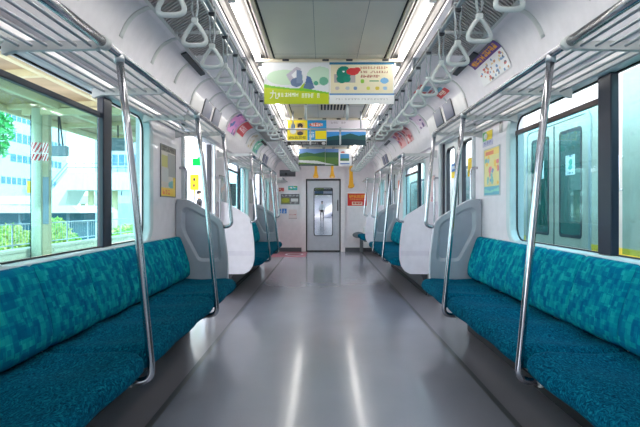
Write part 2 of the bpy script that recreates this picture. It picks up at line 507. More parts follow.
# central panel with slots
m = MB(); m.box(-0.435, 0.435, BACK, END - 0.02, 2.285, 2.30)
for yy in [BACK + 1.35 * k for k in range(1, 12)]:
    pass
trim(m, M['ceil_panel'], 'grey central ceiling panel')
for s in (-1, 1):
    m = MB(); m.box(s * 0.45, s * 0.475, BACK, END - 0.02, 2.278, 2.30); trim(m, M['cream'], 'cream edge strip on the %s of the ceiling panel' % SIDE[s])
    m = MB(); m.box(s * 0.436, s * 0.449, BACK, END - 0.02, 2.291, 2.30); trim(m, M['dark'], 'dark air slot on the %s of the ceiling panel' % SIDE[s])
    m = MB(); m.box(s * 1.045, s * 1.062, BACK, END - 0.02, 2.252, 2.266); trim(m, M['rack_paint'], 'thin rail along the %s cove' % SIDE[s])
# cross seams of the central panel
seams = MB()
for k in range(12):
    y = 0.9 + 1.0 * k
    seams.box(-0.43, 0.43, y - 0.002, y + 0.002, 2.2842, 2.2855)
for x in (-0.11, 0.22): seams.box(x - 0.0015, x + 0.0015, BACK, 12.4, 2.2842, 2.2855)
trim(seams, M['plastic_grey'], 'joint lines of the grey ceiling panel')

def cove_at(t):
    """point and inward normal at arc length t from CP start"""
    acc = 0
    for i in range(len(CP) - 1):
        a = Vector(CP[i]); b = Vector(CP[i + 1]); L = (b - a).length
        if t <= acc + L or i == len(CP) - 2:
            p = a + (b - a) * ((t - acc) / L); d = (b - a).normalized()
            return p, Vector((d.y, -d.x)) * -1 if False else Vector((-abs(d.y), -abs(d.x)))
        acc += L
def cove_sheet_pt(s, y, t, off):
    p, n = cove_at(t); q = p + n * off
    return Vector((s * q.x, y, q.y))
# cove ribs
def rib(s, y, t0=0.0, t1=0.47):
    m = MB(); rings = []
    K = 14
    for k in range(K + 1):
        t = t0 + (t1 - t0) * k / K
        rings.append([cove_sheet_pt(s, y - 0.024, t, 0.0), cove_sheet_pt(s, y - 0.018, t, 0.006), cove_sheet_pt(s, y + 0.018, t, 0.006), cove_sheet_pt(s, y + 0.024, t, 0.0)])
    m.loft(rings, True, True)
    return m
ribs = {-1: MB(), 1: MB()}
for s in (-1, 1):
    n = 0
    for k in range(-2, 22):
        y = 2.94 + 0.535 * k
        if y > 12.3: continue
        r = rib(s, y, 0.2 if not any(abs(y - c) < 0.8 for c in DOORS) else 0.02)
        ribs[s].add(r.v, r.f, True)
    trim(ribs[s], M['rack_paint'], 'row of slim joint ribs across the %s cove' % SIDE[s])

# header boxes above side doors
HP = [(1.155, 2.238), (1.20, 2.205), (1.262, 1.98), (1.30, 1.868), (1.365, 1.868), (1.365, 1.90), (1.30, 2.0), (1.25, 2.16), (1.19, 2.245)]
for s in (-1, 1):
    for i, c in enumerate(DOORS[1:] if True else DOORS):
        root = empty('trim_%d' % (tn + 1), (s * 1.3, c, 1.87)); tn += 1
        tag(root, '%s header box over the %s side door' % (SIDE[s], ('nearer', 'farther')[i]), 'header', kind='structure')
        m = MB(); m.prism([(s * x, z) for x, z in HP], c - 0.76, c + 0.80)
        bevel(m.build('header_box', M['header'], root), 0.006)
        m = MB(); m.prism([(s * x, z) for x, z in [(1.168, 2.232), (1.205, 2.205), (1.268, 1.98), (1.304, 1.875), (1.36, 1.875), (1.36, 1.9), (1.30, 2.0), (1.25, 2.15), (1.19, 2.235)]], c - 0.775, c - 0.762)
        m.build('header_end', M['header_end'], root)

def face_frame(s, t0, t1):
    a = Vector((1.20, 2.205)); b = Vector((1.262, 1.98)); d = b - a; n = Vector((-abs(d.y), -abs(d.x))).normalized()
    return a + d * t0, a + d * t1, n
for s in (-1, 1):
    for i, c in enumerate(DOORS[1:]):
        for j, (y0, y1) in enumerate(((c - 0.38, c - 0.04), (c + 0.06, c + 0.40))):
            p0, p1, n = face_frame(s, 0.12, 0.92)
            root = empty('display_screen', (s * (p0.x + p1.x) / 2, (y0 + y1) / 2, (p0.y + p1.y) / 2))
            tag(root, '%s of the two display screens above the %s side door %s' % (('nearer', 'farther')[j], SIDE[s], ('next to the near bench', 'at the far end')[i]), 'screen', 'display screens over the doors')
            def slab(q0, q1, ya, yb, o0, o1):
                vs = []
                for y in (ya, yb):
                    for q in (q0, q1):
                        for of in (o0, o1):
                            r = q + n * of; vs.append((s * r.x, y, r.y))
                return vs
            fs = [(0, 1, 3, 2), (4, 6, 7, 5), (0, 4, 5, 1), (2, 3, 7, 6), (0, 2, 6, 4), (1, 5, 7, 3)]
            m = MB(); m.add(slab(p0, p1, y0, y1, -0.002, 0.006), fs); m.build('bezel', M['clip'], root, root.location)
            e = (p1 - p0) * 0.06
            m = MB(); m.add(slab(p0 + e, p1 - e, y0 + 0.015, y1 - 0.015, 0.004, 0.008), fs); m.build('screen', M['lcd'], root, root.location)

# ------------------------------------------------------------------ air grilles
for s in (-1, 1):
    for (g0, g1, lab) in ((0.9, 2.0, 'above the near end of the near bench'), (2.03, 3.30, 'above the middle of the near bench'), (3.34, 3.80, 'above the far end of the near bench'), (7.0, 8.7, 'above the middle bench')):
        root = empty('ceiling_air_grille', (s * 0.88, (g0 + g1) / 2, 2.27))
        tag(root, 'slatted air grille in the %s ceiling %s' % (SIDE[s], lab), 'air vent', 'ceiling air grilles')
        def gz(x): return 2.28 - (x - 0.74) * 0.055
        m = MB()
        m.prism([(s * 0.745, 2.272), (s * 1.035, 2.257), (s * 1.035, 2.262), (s * 0.745, 2.277)], g0, g1); m.build('backing', M['dark'], root)
        m = MB()
        m.prism([(s * 0.735, 2.258), (s * 0.75, 2.258), (s * 0.75, 2.28), (s * 0.735, 2.28)], g0, g1)
        m.prism([(s * 1.03, 2.243), (s * 1.043, 2.243), (s * 1.043, 2.264), (s * 1.03, 2.264)], g0, g1)
        m.box(s * 0.735, s * 1.043, g0 - 0.012, g0, 2.245, 2.27); m.box(s * 0.735, s * 1.043, g1, g1 + 0.012, 2.245, 2.27)
        m.build('grille_frame', M['rack_paint'], root)
        m = MB(); n = int((g1 - g0 + 0.29) / 0.034)
        for k in range(n):
            y = g0 - 0.29 + k * 0.034
            a0 = max(0, (g0 - y) / 0.29); a1 = min(1, (g1 - y) / 0.29)
            if a1 - a0 < 0.03: continue
            xs = (0.75 + 0.28 * a0, 0.75 + 0.28 * a1); ys = (y + 0.29 * a0, y + 0.29 * a1)
            vs = []
            for x, yy in zip(xs, ys):
                z = gz(x) - 0.022
                vs += [(s * x, yy, z), (s * x, yy + 0.015, z), (s * x, yy + 0.015, z + 0.012), (s * x, yy, z + 0.012)]
            m.add(vs, [(0, 1, 2, 3), (4, 7, 6, 5), (0, 4, 5, 1), (1, 5, 6, 2), (2, 6, 7, 3), (3, 7, 4, 0)])
        m.build('slats', M['grille'], root)
    for (a, b, lab) in ((3.75, 4.35, 'nearer the camera'), (8.6, 9.2, 'farther down the car')):
        m = MB(); m.prism([(s * 1.075, 2.245), (s * 1.115, 2.232), (s * 1.118, 2.242), (s * 1.078, 2.258)], a, b)
        tag(m.build('speaker_slot', M['clip']), 'narrow dark slot in the %s cove, the one %s' % (SIDE[s], lab), 'vent slot', 'dark slots in the coves')
# round outlet vent on the central panel
for (y0, y1, lab) in ((5.75, 6.05, 'between the first and second pair of hanging ads'), (10.3, 10.6, 'at the far end of the ceiling')):
    root = empty('ceiling_outlet', (0.0, (y0 + y1) / 2, 2.285)); tag(root, 'small slotted ceiling outlet %s' % lab, 'air vent')
    m = MB(); m.box(-0.10, 0.26, y0 - 0.03, y1 + 0.03, 2.276, 2.285); m.build('outlet_plate', M['cream'], root)
    m = MB()
    for k in range(9):
        x = -0.075 + k * 0.0385; m.box(x, x + 0.02, y0, y1, 2.271, 2.2765)
    m.build('outlet_slots', M['dark'], root)

# ------------------------------------------------------------------ light fixtures
def lamp(s, y0, L, label):
    root = empty('ceiling_light', (s * 0.575, y0 + L / 2, 2.335)); tag(root, label, 'ceiling light', 'fluorescent lights')
    m = MB(); m.prism([(s * x, z) for x, z in ((0.508, 2.332), (0.655, 2.332), (0.668, 2.293), (0.66, 2.293), (0.64, 2.318), (0.522, 2.318), (0.503, 2.297), (0.50, 2.30))], y0 - 0.05, y0 + L + 0.05)
    m.build('reflector', M['reflector'], root)
    m = MB(); m.tube([(s * 0.575, y0 + 0.03, 2.285), (s * 0.575, y0 + L - 0.03, 2.285)], 0.021, 12); m.build('lamp_tube', M['tube'], root)
    m = MB()
    for yy in (y0, y0 + L - 0.03):
        m.box(s * 0.555, s * 0.595, yy, yy + 0.03, 2.262, 2.33)
    m.build('lamp_holder', M['header'], root)
k = 0
for y0 in (-2.35, -1.05, 0.25, 1.55, 2.85, 4.15, 5.45, 6.75, 8.05, 9.35, 10.65):
    k += 1
    for s in (-1, 1):
        lamp(s, y0, 1.2, 'white fluorescent ceiling light, %s along the %s row' % (ORD[k - 1], SIDE[s]))

# ------------------------------------------------------------------ strap rails and straps
RX, RZ = 0.605, 2.065
for s in (-1, 1):
    root = empty('strap_rail', (s * RX, 4.5, RZ)); tag(root, 'long grey strap rail under the %s side of the ceiling' % SIDE[s], 'rail', 'strap rails')
    m = MB(); m.tube([(s * RX, -1.0, RZ), (s * RX, END, RZ)], 0.012, 10); m.build('rail_tube', M['steel_sat'], root)
    m = MB(); m.box(s * (RX - 0.004), s * (RX + 0.004), -1.0, END - 0.01, RZ + 0.012, RZ + 0.03); m.build('rail_flange', M['clip'], root)
    for k in range(11):
        y = 0.3 + 1.235 * k
        if y > 12.4: continue
        m = MB(); m.tube([(s * RX, y, RZ + 0.02), (s * (RX + 0.055), y, 2.17), (s * (RX + 0.085), y, 2.284)], 0.011, 8); m.box(s * (RX + 0.06), s * (RX + 0.11), y - 0.03, y + 0.03, 2.275, 2.286)
        m.build('rail_bracket', M['steel_sat'], root)

def strap_proto(length, gripm, strapm, wide=1.0):
    """origin at the rail centre; grip plane XZ; length rail->bottom of grip"""
    root = empty('hanging_strap', (0, 0, 0))
    gb = -length; W = 0.067 * wide; H = 0.112
    apex = gb + H
    m = MB()
    for sg in (-1, 1):
        pa = [(sg * 0.016, 0, 0.0), (sg * 0.017, 0, -0.02), (sg * 0.010, 0, apex * 0.45), (sg * 0.013, 0, apex * 0.75), (sg * 0.006, 0, apex + 0.012)]
        for i in range(len(pa) - 1):
            a = Vector(pa[i]); b = Vector(pa[i + 1]); t = (b - a).normalized(); nx = Vector((t.z, 0, -t.x))
            m.obox((a + b) / 2, nx * 0.0022, Vector((0, 0.010, 0)), (b - a) / 2 * 1.02)
    m.obox((0, 0, 0.016), (0.018, 0, 0), (0, 0.010, 0), (0, 0, 0.0025))
    m.build('strap_band', strapm, root)
    m = MB(); m.obox((0, 0, -0.017), (0.0155, 0, 0), (0, 0.012, 0), (0, 0, 0.006)); m.build('clip', M['clip'], root)
    path = fillet([(0.0, 0, gb), (W, 0, gb), (0.0, 0, apex), (-W, 0, gb), (0.0, 0, gb)], [0.030, 0.026, 0.030], 6)[:-1]
    m = MB(); rr = [0.0108 if abs(p.z - gb) < 0.015 else 0.0096 for p in path]
    m.tube(path, rr, 8, closed=True)
    m.obox((0, 0, apex - 0.006), (0.013, 0, 0), (0, 0.012, 0), (0, 0, 0.010))
    m.build('grip', gripm, root)
    return root
SP_LONG = strap_proto(0.707 - 0.985 + 0.56, M['grip'], M['strap'])   # bottom of grip ~1.785
SP_SHORT = strap_proto(0.185, M['grip'], M['strap'])
SP_YEL = strap_proto(0.29, M['strap_yellow'], M['strap_yellow'])
SP_YLONG = strap_proto(0.50, M['strap_yellow'], M['strap_yellow'])
for _o, _L in ((SP_YEL, 0.29), (SP_YLONG, 0.50)):
    m = MB(); m.loft([[Vector((x * w, y, z)) for x, y in ((-1, -0.008), (1, -0.008), (1, 0.008), (-1, 0.008))] for w, z in ((0.03, -0.025), (0.028, -_L * 0.45), (0.040, -_L + 0.09), (0.064, -_L + 0.02))], False)
    m.build('strap_cover', M['strap_yellow'], _o)
used = set()
def place_strap(proto, x, y, rot, label, group):
    if proto.name in used: o = copy_tree(proto)
    else: o = proto; used.add(proto.name)
    o.location = (x, y, RZ); o.rotation_euler = (0, 0, rot); tag(o, label, 'hanging strap', group)
for s in (-1, 1):
    y = 1.48 if s < 0 else 1.43
    ys = [y + 0.337 * k for k in range(10)]
    for k, yy in enumerate(ys):
        place_strap(SP_LONG, s * RX, yy, random.uniform(-0.06, 0.06), 'pale triangular grip strap on the %s rail over the near bench, %s from the camera' % (SIDE[s], ORD[k]), 'straps over the near benches')
    for k in range(4):
        place_strap(SP_SHORT, s * RX, 4.87 + 0.30 * k, random.uniform(-0.06, 0.06), 'short grip strap on the %s rail between the near doors, %s from the camera' % (SIDE[s], ORD[k]), 'short straps between the doors')
    for k in range(10):
        place_strap(SP_LONG, s * RX, 6.35 + 0.335 * k, random.uniform(-0.06, 0.06), 'pale triangular grip strap on the %s rail over the middle bench, %s from the camera' % (SIDE[s], ORD[k]), 'straps over the middle benches')
    for k in range(4):
        place_strap(SP_SHORT, s * RX, 9.8 + 0.30 * k, random.uniform(-0.06, 0.06), 'short grip strap on the %s rail between the farthest doors, %s from the camera' % (SIDE[s], ORD[k]), 'short straps between the doors')
place_strap(SP_YLONG, RX - 0.0, 11.35, 0, 'yellow priority strap on the right rail at the far end, nearer one', 'yellow straps')
place_strap(SP_YLONG, RX - 0.0, 11.75, 0.05, 'yellow priority strap on the right rail at the far end, farther one', 'yellow straps')
for (y, lab) in ((4.45, 'behind the nearest hanging ads'), (6.2, 'in front of the second pair of ads'), (11.3, 'with yellow straps before the end door')):
    root = empty('cross_rail', (0, y, RZ)); tag(root, 'steel rail across the aisle %s' % lab, 'rail', 'cross rails')
    m = MB(); m.tube([(-RX, y, RZ - 0.0), (RX, y, RZ - 0.0)], 0.011, 8); m.build('rail_tube', M['steel_sat'], root)
    for x in (-0.42, 0.42):
        m = MB(); m.tube([(x, y, RZ), (x, y, 2.285)], 0.009, 8); m.build('rail_hanger', M['steel_sat'], root)
    for j, x in enumerate((-0.205, 0.165)):
        place_strap(SP_YEL if y > 11 else SP_SHORT, x, y, 0.0 if y > 11 else PI / 2, '%s %s' % ({4.45: 'edge-on strap behind the nearest hanging ads, on the', 6.2: 'edge-on strap on the cross rail before the second ads, on the', 11.3: 'yellow strap on the last cross rail before the end door, on the'}[y], ('left', 'right')[j]), 'straps on the cross rails')

# ------------------------------------------------------------------ benches
PCUSH = [(0.862, 0.365), (0.832, 0.372), (0.812, 0.392), (0.806, 0.418), (0.814, 0.445), (0.84, 0.466), (0.90, 0.476), (1.0, 0.472), (1.10, 0.466), (1.20, 0.470), (1.27, 0.476), (1.285, 0.468), (1.285, 0.365)]
PBACK = [(1.24, 0.478), (1.222, 0.50), (1.218, 0.54), (1.226, 0.60), (1.25, 0.68), (1.278, 0.76), (1.298, 0.81), (1.312, 0.828), (1.332, 0.834), (1.344, 0.82), (1.344, 0.478)]
def cushion(s, y0, y1, nseat):
    rings = []; L = y1 - y0; R = 0.085; K = 14 * nseat
    stations = [0.0, 0.004, 0.012, 0.025, 0.045, 0.07] 
    ys = [y0 + q for q in stations] + [y0 + 0.1 + (L - 0.2) * k / K for k in range(K + 1)] + [y1 - q for q in reversed(stations)]
    for y in ys:
        e = min(y - y0, y1 - y)
        fr = R - math.sqrt(max(0, R * R - (R - min(e, R)) ** 2))        # plan rounding of the front corners
        dz = 0.026 * (1 - min(1, e / 0.075)) ** 2
        ph = ((y - y0) / (L / nseat)) % 1.0
        bowl = 0.017 * math.sin(PI * ph) ** 2; bulge = 0.012 * (math.sin(PI * ph) ** 2)
        ring = []
        for (x, z) in PCUSH:
            wx = max(0, (1.0 - x) / 0.2); wx = min(1, wx)
            xx = x + fr * wx * (1.0 if x < 0.9 else 0.8) - bulge * wx
            top = 1 if z > 0.43 else 0
            zz = z - top * (dz + bowl * (1 - wx * 0.9) ) + (0 if top else 0)
            ring.append(Vector((s * xx, y, zz)))
        rings.append(ring)
    m = MB(); m.loft(rings); return m
def backrest(s, y0, y1):
    rings = []; L = y1 - y0; K = 10
    st = [0, 0.003, 0.009, 0.018, 0.03]
    ys = [y0 + q for q in st] + [y0 + 0.05 + (L - 0.1) * k / K for k in range(K + 1)] + [y1 - q for q in reversed(st)]
    for y in ys:
        e = min(y - y0, y1 - y); g = 0.011 * (1 - min(1, e / 0.03)) ** 2
        b = 0.007 * math.sin(PI * (y - y0) / L)
        rings.append([Vector((s * (x + ((g - b) if x < 1.31 else 0)), y, z - (g * 0.6 if z > 0.8 else 0))) for x, z in PBACK])
    m = MB(); m.loft(rings); return m
def bench(s, y0, groups, label):
    root = empty('bench_seat', (s * 1.05, y0, 0)); tag(root, label, 'bench seat', 'teal bench seats')
    y = y0 + 0.03
    w = 0.4485 if len(groups) > 1 else 0.36
    for g in groups:
        cushion(s, y + 0.001, y + g * w - 0.001, g).build('seat_cushion', M['seat'], root)
        for k in range(g):
            backrest(s, y + k * w + 0.001, y + (k + 1) * w - 0.001).build('backrest', M['back'], root)
        y += g * w
    m = MB(); m.prism([(s * x, z) for x, z in ((0.88, 0.365), (0.88, 0.335), (1.16, 0.31), (1.24, 0.05), (1.35, 0.05), (1.35, 0.365))], y0 + 0.04, y - 0.01)
    bevel(m.build('seat_base', M['base'], root), 0.008)
    m = MB(); m.box(s * 1.23, s * 1.352, y0 + 0.03, y, 0.0, 0.05); m.build('kick_plate', M['dark'], root)
    m = MB(); m.box(s * 1.335, s * 1.345, y0 + 0.03, y, 0.815, 0.838); m.build('back_ledge', M['win_frame'], root)
    return root
def bounds(i): return DOORS[i] + HALF + 0.02
bench(-1, bounds(0), (2, 3, 2), 'long teal bench in the left foreground under the big window')
bench(1, bounds(0), (2, 3, 2), 'long teal bench in the right foreground facing the left one')
bench(-1, bounds(1), (2, 3, 2), 'middle teal bench on the left beyond the first door')
bench(1, bounds(1), (2, 3, 2), 'middle teal bench on the right beyond the first door')
bench(1, bounds(2), (3,), 'short teal bench at the far right end')

# ------------------------------------------------------------------ partitions at bench ends
PO_OUT = [(1.358, 0.27), (1.02, 0.275), (0.955, 0.31), (0.915, 0.37), (0.895, 0.45), (0.893, 0.55), (0.90, 0.68), (0.925, 0.87), (0.935, 0.925), (0.955, 0.97), (0.99, 1.005), (1.20, 1.135), (1.245, 1.157), (1.29, 1.165), (1.358, 1.165)]
IN_OUT = [(1.27, 1.09), (1.21, 1.075), (1.02, 0.965), (0.985, 0.93), (0.975, 0.88), (0.955, 0.66), (0.965, 0.625), (0.99, 0.615), (1.13, 0.615), (1.16, 0.63), (1.285, 0.86), (1.30, 0.91), (1.30, 1.06)]
def shrink(poly, d):
    cx = sum(p[0] for p in poly) / len(poly); cy = sum(p[1] for p in poly) / len(poly)
    out = []
    n = len(poly)
    for i in range(n):
        a = Vector(poly[i - 1]); b = Vector(poly[i]); c = Vector(poly[(i + 1) % n])
        t = ((b - a).normalized() + (c - b).normalized()).normalized()
        nn = Vector((-t.y, t.x)); 
        if nn.dot(Vector((cx, cy)) - b) < 0: nn = -nn
        out.append(tuple(b + nn * d))
    return out
def partition(s, y, seat_dir, label):
    """seat_dir -1: the seat lies nearer the camera (we see its seat side)"""
    root = empty('seat_end_partition', (s * 1.12, y, 0.27)); tag(root, label, 'partition', 'partitions at the bench ends')
    t = 0.045; ya, yb = (y - t / 2, y + t / 2)
    m = MB()
    ys = seat_dir            # seat face plane
    seat_y = y + seat_dir * t / 2; door_y = y - seat_dir * t / 2
    mid = y - seat_dir * 0.002
    P = [(s * a, b) for a, b in PO_OUT]; I = [(s * a, b) for a, b in IN_OUT]
    # seat-side shell as ring around a sunken panel
    sh = [(s * a, b) for a, b in shrink(PO_OUT, 0.010)]
    m.ring([(p[0], p[1]) for p in P], sh, min(mid, seat_y), max(mid, seat_y) if False else max(mid, seat_y), 'Y') if False else None
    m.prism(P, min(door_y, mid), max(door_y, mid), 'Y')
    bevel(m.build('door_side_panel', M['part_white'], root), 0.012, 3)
    # grey face: outer slab with recess, built as outline loops
    n = len(IN_OUT)
    # resample the outer outline to the same count by ray from the inset centroid
    cx = sum(p[0] for p in IN_OUT) / n; cz = sum(p[1] for p in IN_OUT) / n
    def ray(poly, ang):
        dx, dz = math.cos(ang), math.sin(ang); best = None
        for i in range(len(poly)):
            x1, z1 = poly[i]; x2, z2 = poly[(i + 1) % len(poly)]
            ex, ez = x2 - x1, z2 - z1; den = dx * ez - dz * ex
            if abs(den) < 1e-9: continue
            tt = ((x1 - cx) * ez - (z1 - cz) * ex) / den; u = ((x1 - cx) * dz - (z1 - cz) * dx) / den
            if tt > 0 and -1e-6 <= u <= 1 + 1e-6 and (best is None or tt < best): best = tt
        return (cx + dx * best, cz + dz * best)
    K = 72; angs = [2 * PI * k / K for k in range(K)]
    oo = [ray(PO_OUT, a) for a in angs]; o1 = [((p[0] - cx) * 0.975 + cx, (p[1] - cz) * 0.98 + cz) for p in oo]
    ii = [ray(IN_OUT, a) for a in angs]; i2 = [((p[0] - cx) * 0.86 + cx, (p[1] - cz) * 0.90 + cz) for p in ii]
    def R(pl, off): return [Vector((s * p[0], seat_y - seat_dir * off, p[1])) for p in pl]
    rings = [R(oo, t * 0.55), R(oo, 0.012), R(o1, 0.0), R([((p[0] - cx) * 1.03 + cx, (p[1] - cz) * 1.03 + cz) for p in ii], 0.0), R(ii, 0.004), R(i2, 0.022)]
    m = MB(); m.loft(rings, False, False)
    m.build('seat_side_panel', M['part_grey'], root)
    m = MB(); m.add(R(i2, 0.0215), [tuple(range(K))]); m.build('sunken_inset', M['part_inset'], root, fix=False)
    # crease line on the door side
    m = MB(); yy0, yy1 = (door_y - 0.004, door_y) if seat_dir > 0 else (door_y, door_y + 0.004)
    m.prism([(s * 0.905, 0.50), (s * 1.35, 0.50), (s * 1.35, 0.56), (s * 0.907, 0.56)], yy0, yy1); m.build('panel_crease', M['plastic_pale'], root)
    # support arm to the wall base
    m = MB(); m.box(s * 1.24, s * 1.359, y - 0.03, y + 0.03, 0.0, 0.28); m.build('partition_foot', M['base'], root)
    return root
M['plastic_pale'] = mat('pale_violet_plastic', (224, 219, 229), 0.4)
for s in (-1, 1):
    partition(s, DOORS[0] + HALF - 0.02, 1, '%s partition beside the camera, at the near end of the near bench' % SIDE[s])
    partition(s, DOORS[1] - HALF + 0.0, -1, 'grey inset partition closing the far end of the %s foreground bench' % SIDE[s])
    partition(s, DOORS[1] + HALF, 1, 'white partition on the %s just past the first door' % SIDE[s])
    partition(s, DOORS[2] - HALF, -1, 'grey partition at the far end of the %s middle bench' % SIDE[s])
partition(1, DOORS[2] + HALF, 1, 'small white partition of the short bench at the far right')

# ------------------------------------------------------------------ racks and stanchions
def rack(s, y0, y1, label):
    root = empty('luggage_rack', (s * 1.15, y0, 1.75)); tag(root, label, 'luggage rack', 'overhead luggage racks')
    ysw = y0 + 0.80
    m = MB(); m.tube([(s * 0.94, y0, 1.75), (s * 0.94, ysw, 1.75)], 0.021, 14); m.build('front_rail', M['steel'], root)
    m = MB(); m.tube([(s * 0.94, ysw, 1.75), (s * 0.94, y1, 1.75)], 0.016, 14); m.build('front_rail', M['steel'], root)
    m = MB(); m.tube([(s * 0.94, ysw - 0.03, 1.75), (s * 0.94, ysw + 0.012, 1.75)], 0.026, 14); m.build('rail_sleeve', M['rack_paint'], root)
    for x in (0.995, 1.055, 1.115, 1.175, 1.235, 1.29):
        m = MB(); m.tube([(s * x, y0, 1.742), (s * x, y1, 1.742)], 0.0065, 8); m.build('rack_bar', M['steel_sat'], root)
    n = max(1, round((y1 - y0) / 0.8))
    for k in range(n + 1):
        y = y0 + 0.012 + (y1 - y0 - 0.024) * k / n
        m = MB(); m.prism([(s * 0.945, 1.742), (s * 0.975, 1.728), (s * 1.30, 1.722), (s * 1.359, 1.705), (s * 1.359, 1.785), (s * 1.30, 1.762), (s * 0.975, 1.760), (s * 0.945, 1.756)], y - 0.013, y + 0.013)
        bevel(m.build('rack_bracket', M['rack_paint'], root), 0.004)
    m = MB(); m.box(s * 1.335, s * 1.359, y0, y1, 1.772, 1.80); m.build('rack_wall_rail', M['rack_paint'], root)
    return root
def pole(s, y, label):
    root = empty('stanchion_pole', (s * 0.82, y, 0.33)); tag(root, label, 'pole', 'steel poles at the bench fronts')
    pts = fillet([(s * 0.94, y, 1.735), (s * 0.90, y, 1.40), (s * 0.865, y, 1.05), (s * 0.795, y, 0.33), (s * 0.90, y, 0.325)], [3, 3, 0.055], 8)
    m = MB(); m.tube(pts, 0.0165, 14); m.build('pole_tube', M['steel'], root)
    m = MB(); m.tube([(s * 0.885, y, 0.325), (s * 0.90, y, 0.325)], 0.024, 14); m.build('pole_collar', M['rack_paint'], root)
    m = MB(); m.tube([(s * 0.94, y, 1.75), (s * 0.938, y, 1.715)], 0.021, 14); m.build('pole_socket', M['steel_sat'], root)
    return root
def hook_pole(s, y, toward, label):
    root = empty('stanchion_pole', (s * 0.86, y, 0.93)); tag(root, label, 'pole', 'hooked steel poles at the partitions')
    pts = fillet([(s * 0.94, y, 1.735), (s * 0.90, y, 1.35), (s * 0.862, y, 0.925), (s * 0.945, y, 0.915)], [3, 0.05], 8)
    m = MB(); m.tube(pts, 0.0165, 14); m.build('pole_tube', M['steel'], root)
    m = MB(); m.tube([(s * 0.94, y, 1.75), (s * 0.938, y, 1.715)], 0.021, 14); m.build('pole_socket', M['steel_sat'], root)
    return root
for s in (-1, 1):
    S = SIDE[s]
    for i, nm in ((0, 'foreground'), (1, 'middle')):
        a = bounds(i); b = DOORS[i + 1] - HALF
        rack(s, a - 0.02, b, 'steel rail luggage rack above the %s %s bench' % (S, nm))
        pole(s, a + 0.03 + 2 * 0.4485, 'nearer curved pole rising from the front of the %s %s bench' % (S, nm))
        pole(s, a + 0.03 + 5 * 0.4485, 'farther curved pole rising from the front of the %s %s bench' % (S, nm))
        hook_pole(s, a - 0.04, 1, 'hooked pole at the near end of the %s %s bench' % (S, nm))
        hook_pole(s, b + 0.0, -1, 'hooked pole at the far end of the %s %s bench' % (S, nm))
rack(1, bounds(2) - 0.02, END - 0.05, 'short luggage rack at the far right end')
rack(-1, bounds(2) - 0.02, END - 0.05, 'short luggage rack at the far left end')
hook_pole(1, bounds(2) - 0.04, 1, 'hooked pole of the short bench at the far right')

# ------------------------------------------------------------------ side doors
dn = 0
def side_door(s, c, is_open, label):
    global dn
    dn += 1
    root = empty('door_%d' % dn, (s * 1.42, c, 0)); tag(root, label, 'door', kind='structure')
    m = MB()
    for y0, y1 in ((c - 0.69, c - 0.645), (c + 0.645, c + 0.69)):
        m.box(s * 1.335, s * 1.37, y0, y1, 0, DZ)
    m.box(s * 1.335, s * 1.37, c - 0.69, c + 0.69, DZ - 0.03, DZ)
    bevel(m.build('door_frame', M['alu'], root), 0.006)
    leaves = ((c - 0.645, c - 0.003), (c + 0.003, c + 0.645)) if not is_open else ((c - 0.645, c - 0.62), (c + 0.615, c + 0.645))
    for k, (y0, y1) in enumerate(leaves):
        if is_open:
            m = MB(); m.box(s * 1.385, s * 1.425, y0, y1, 0.012, DZ - 0.03); m.build('door_leaf_edge', M['navy'], root); continue
        yc = (y0 + y1) / 2
        hole = rrect(yc - 0.185, yc + 0.185, 0.78, 1.765, 0.07)
        K = len(hole)
        outer_ = []
        def proj(p):
            dx = p[0] - yc; dz = p[1] - 1.27
            sc = min((y1 - yc) / abs(dx) if abs(dx) > 1e-6 else 1e9, ((DZ - 0.03 - 1.27) if dz > 0 else (1.27 - 0.012)) / abs(dz) if abs(dz) > 1e-6 else 1e9)
            return (yc + dx * sc, 1.27 + dz * sc)
        outer_ = [proj(p) for p in hole]
        for cr_ in ((y0, 0.012), (y1, 0.012), (y0, DZ - 0.03), (y1, DZ - 0.03)):
            j = min(range(K), key=lambda q: (outer_[q][0] - cr_[0]) ** 2 + (outer_[q][1] - cr_[1]) ** 2); outer_[j] = cr_
        m = MB(); m.ring(outer_, hole, s * 1.39, s * 1.425); lf = m.build('door_leaf', M['alu'], root)
        m = MB(); m.ring(rrect(yc - 0.192, yc + 0.192, 0.773, 1.772, 0.075), rrect(yc - 0.179, yc + 0.179, 0.786, 1.759, 0.065), s * 1.387, s * 1.428)
        m.build('window_seal', M['clip'], lf)
        m = MB(); m.box(s * 1.405, s * 1.41, yc - 0.18, yc + 0.18, 0.785, 1.76); m.build('pane', M['glass_clear'], lf)
    if not is_open:
        m = MB(); m.box(s * 1.382, s * 1.43, c - 0.006, c + 0.006, 0.012, DZ - 0.03); m.build('door_edge_rubber', M['navy'], root)
        m = MB(); m.box(s * 1.375, s * 1.39, c + 0.60, c + 0.645, 0.012, DZ - 0.03); m.build('door_edge_rubber', M['navy'], root)
    # vertical grab bars on both jambs
    for yy in (c - 0.75, c + 0.75):
        pts = fillet([(s * 1.359, yy, 1.45), (s * 1.30, yy, 1.45), (s * 1.30, yy, 0.80), (s * 1.359, yy, 0.80)], [0.03, 0.03], 4)
        m = MB(); m.tube(pts, 0.012, 10); m.build('grab_bar', M['steel'], root)
    return root
side_door(-1, DOORS[1], True, 'open left side door just past the foreground bench')
side_door(1, DOORS[1], False, 'closed double side door on the right past the foreground bench')
side_door(-1, DOORS[2], True, 'open left side door at the far end')
side_door(1, DOORS[2], False, 'closed double side door on the far right')
side_door(-1, DOORS[0], True, 'left side door beside the camera')
side_door(1, DOORS[0], False, 'right side door beside the camera')

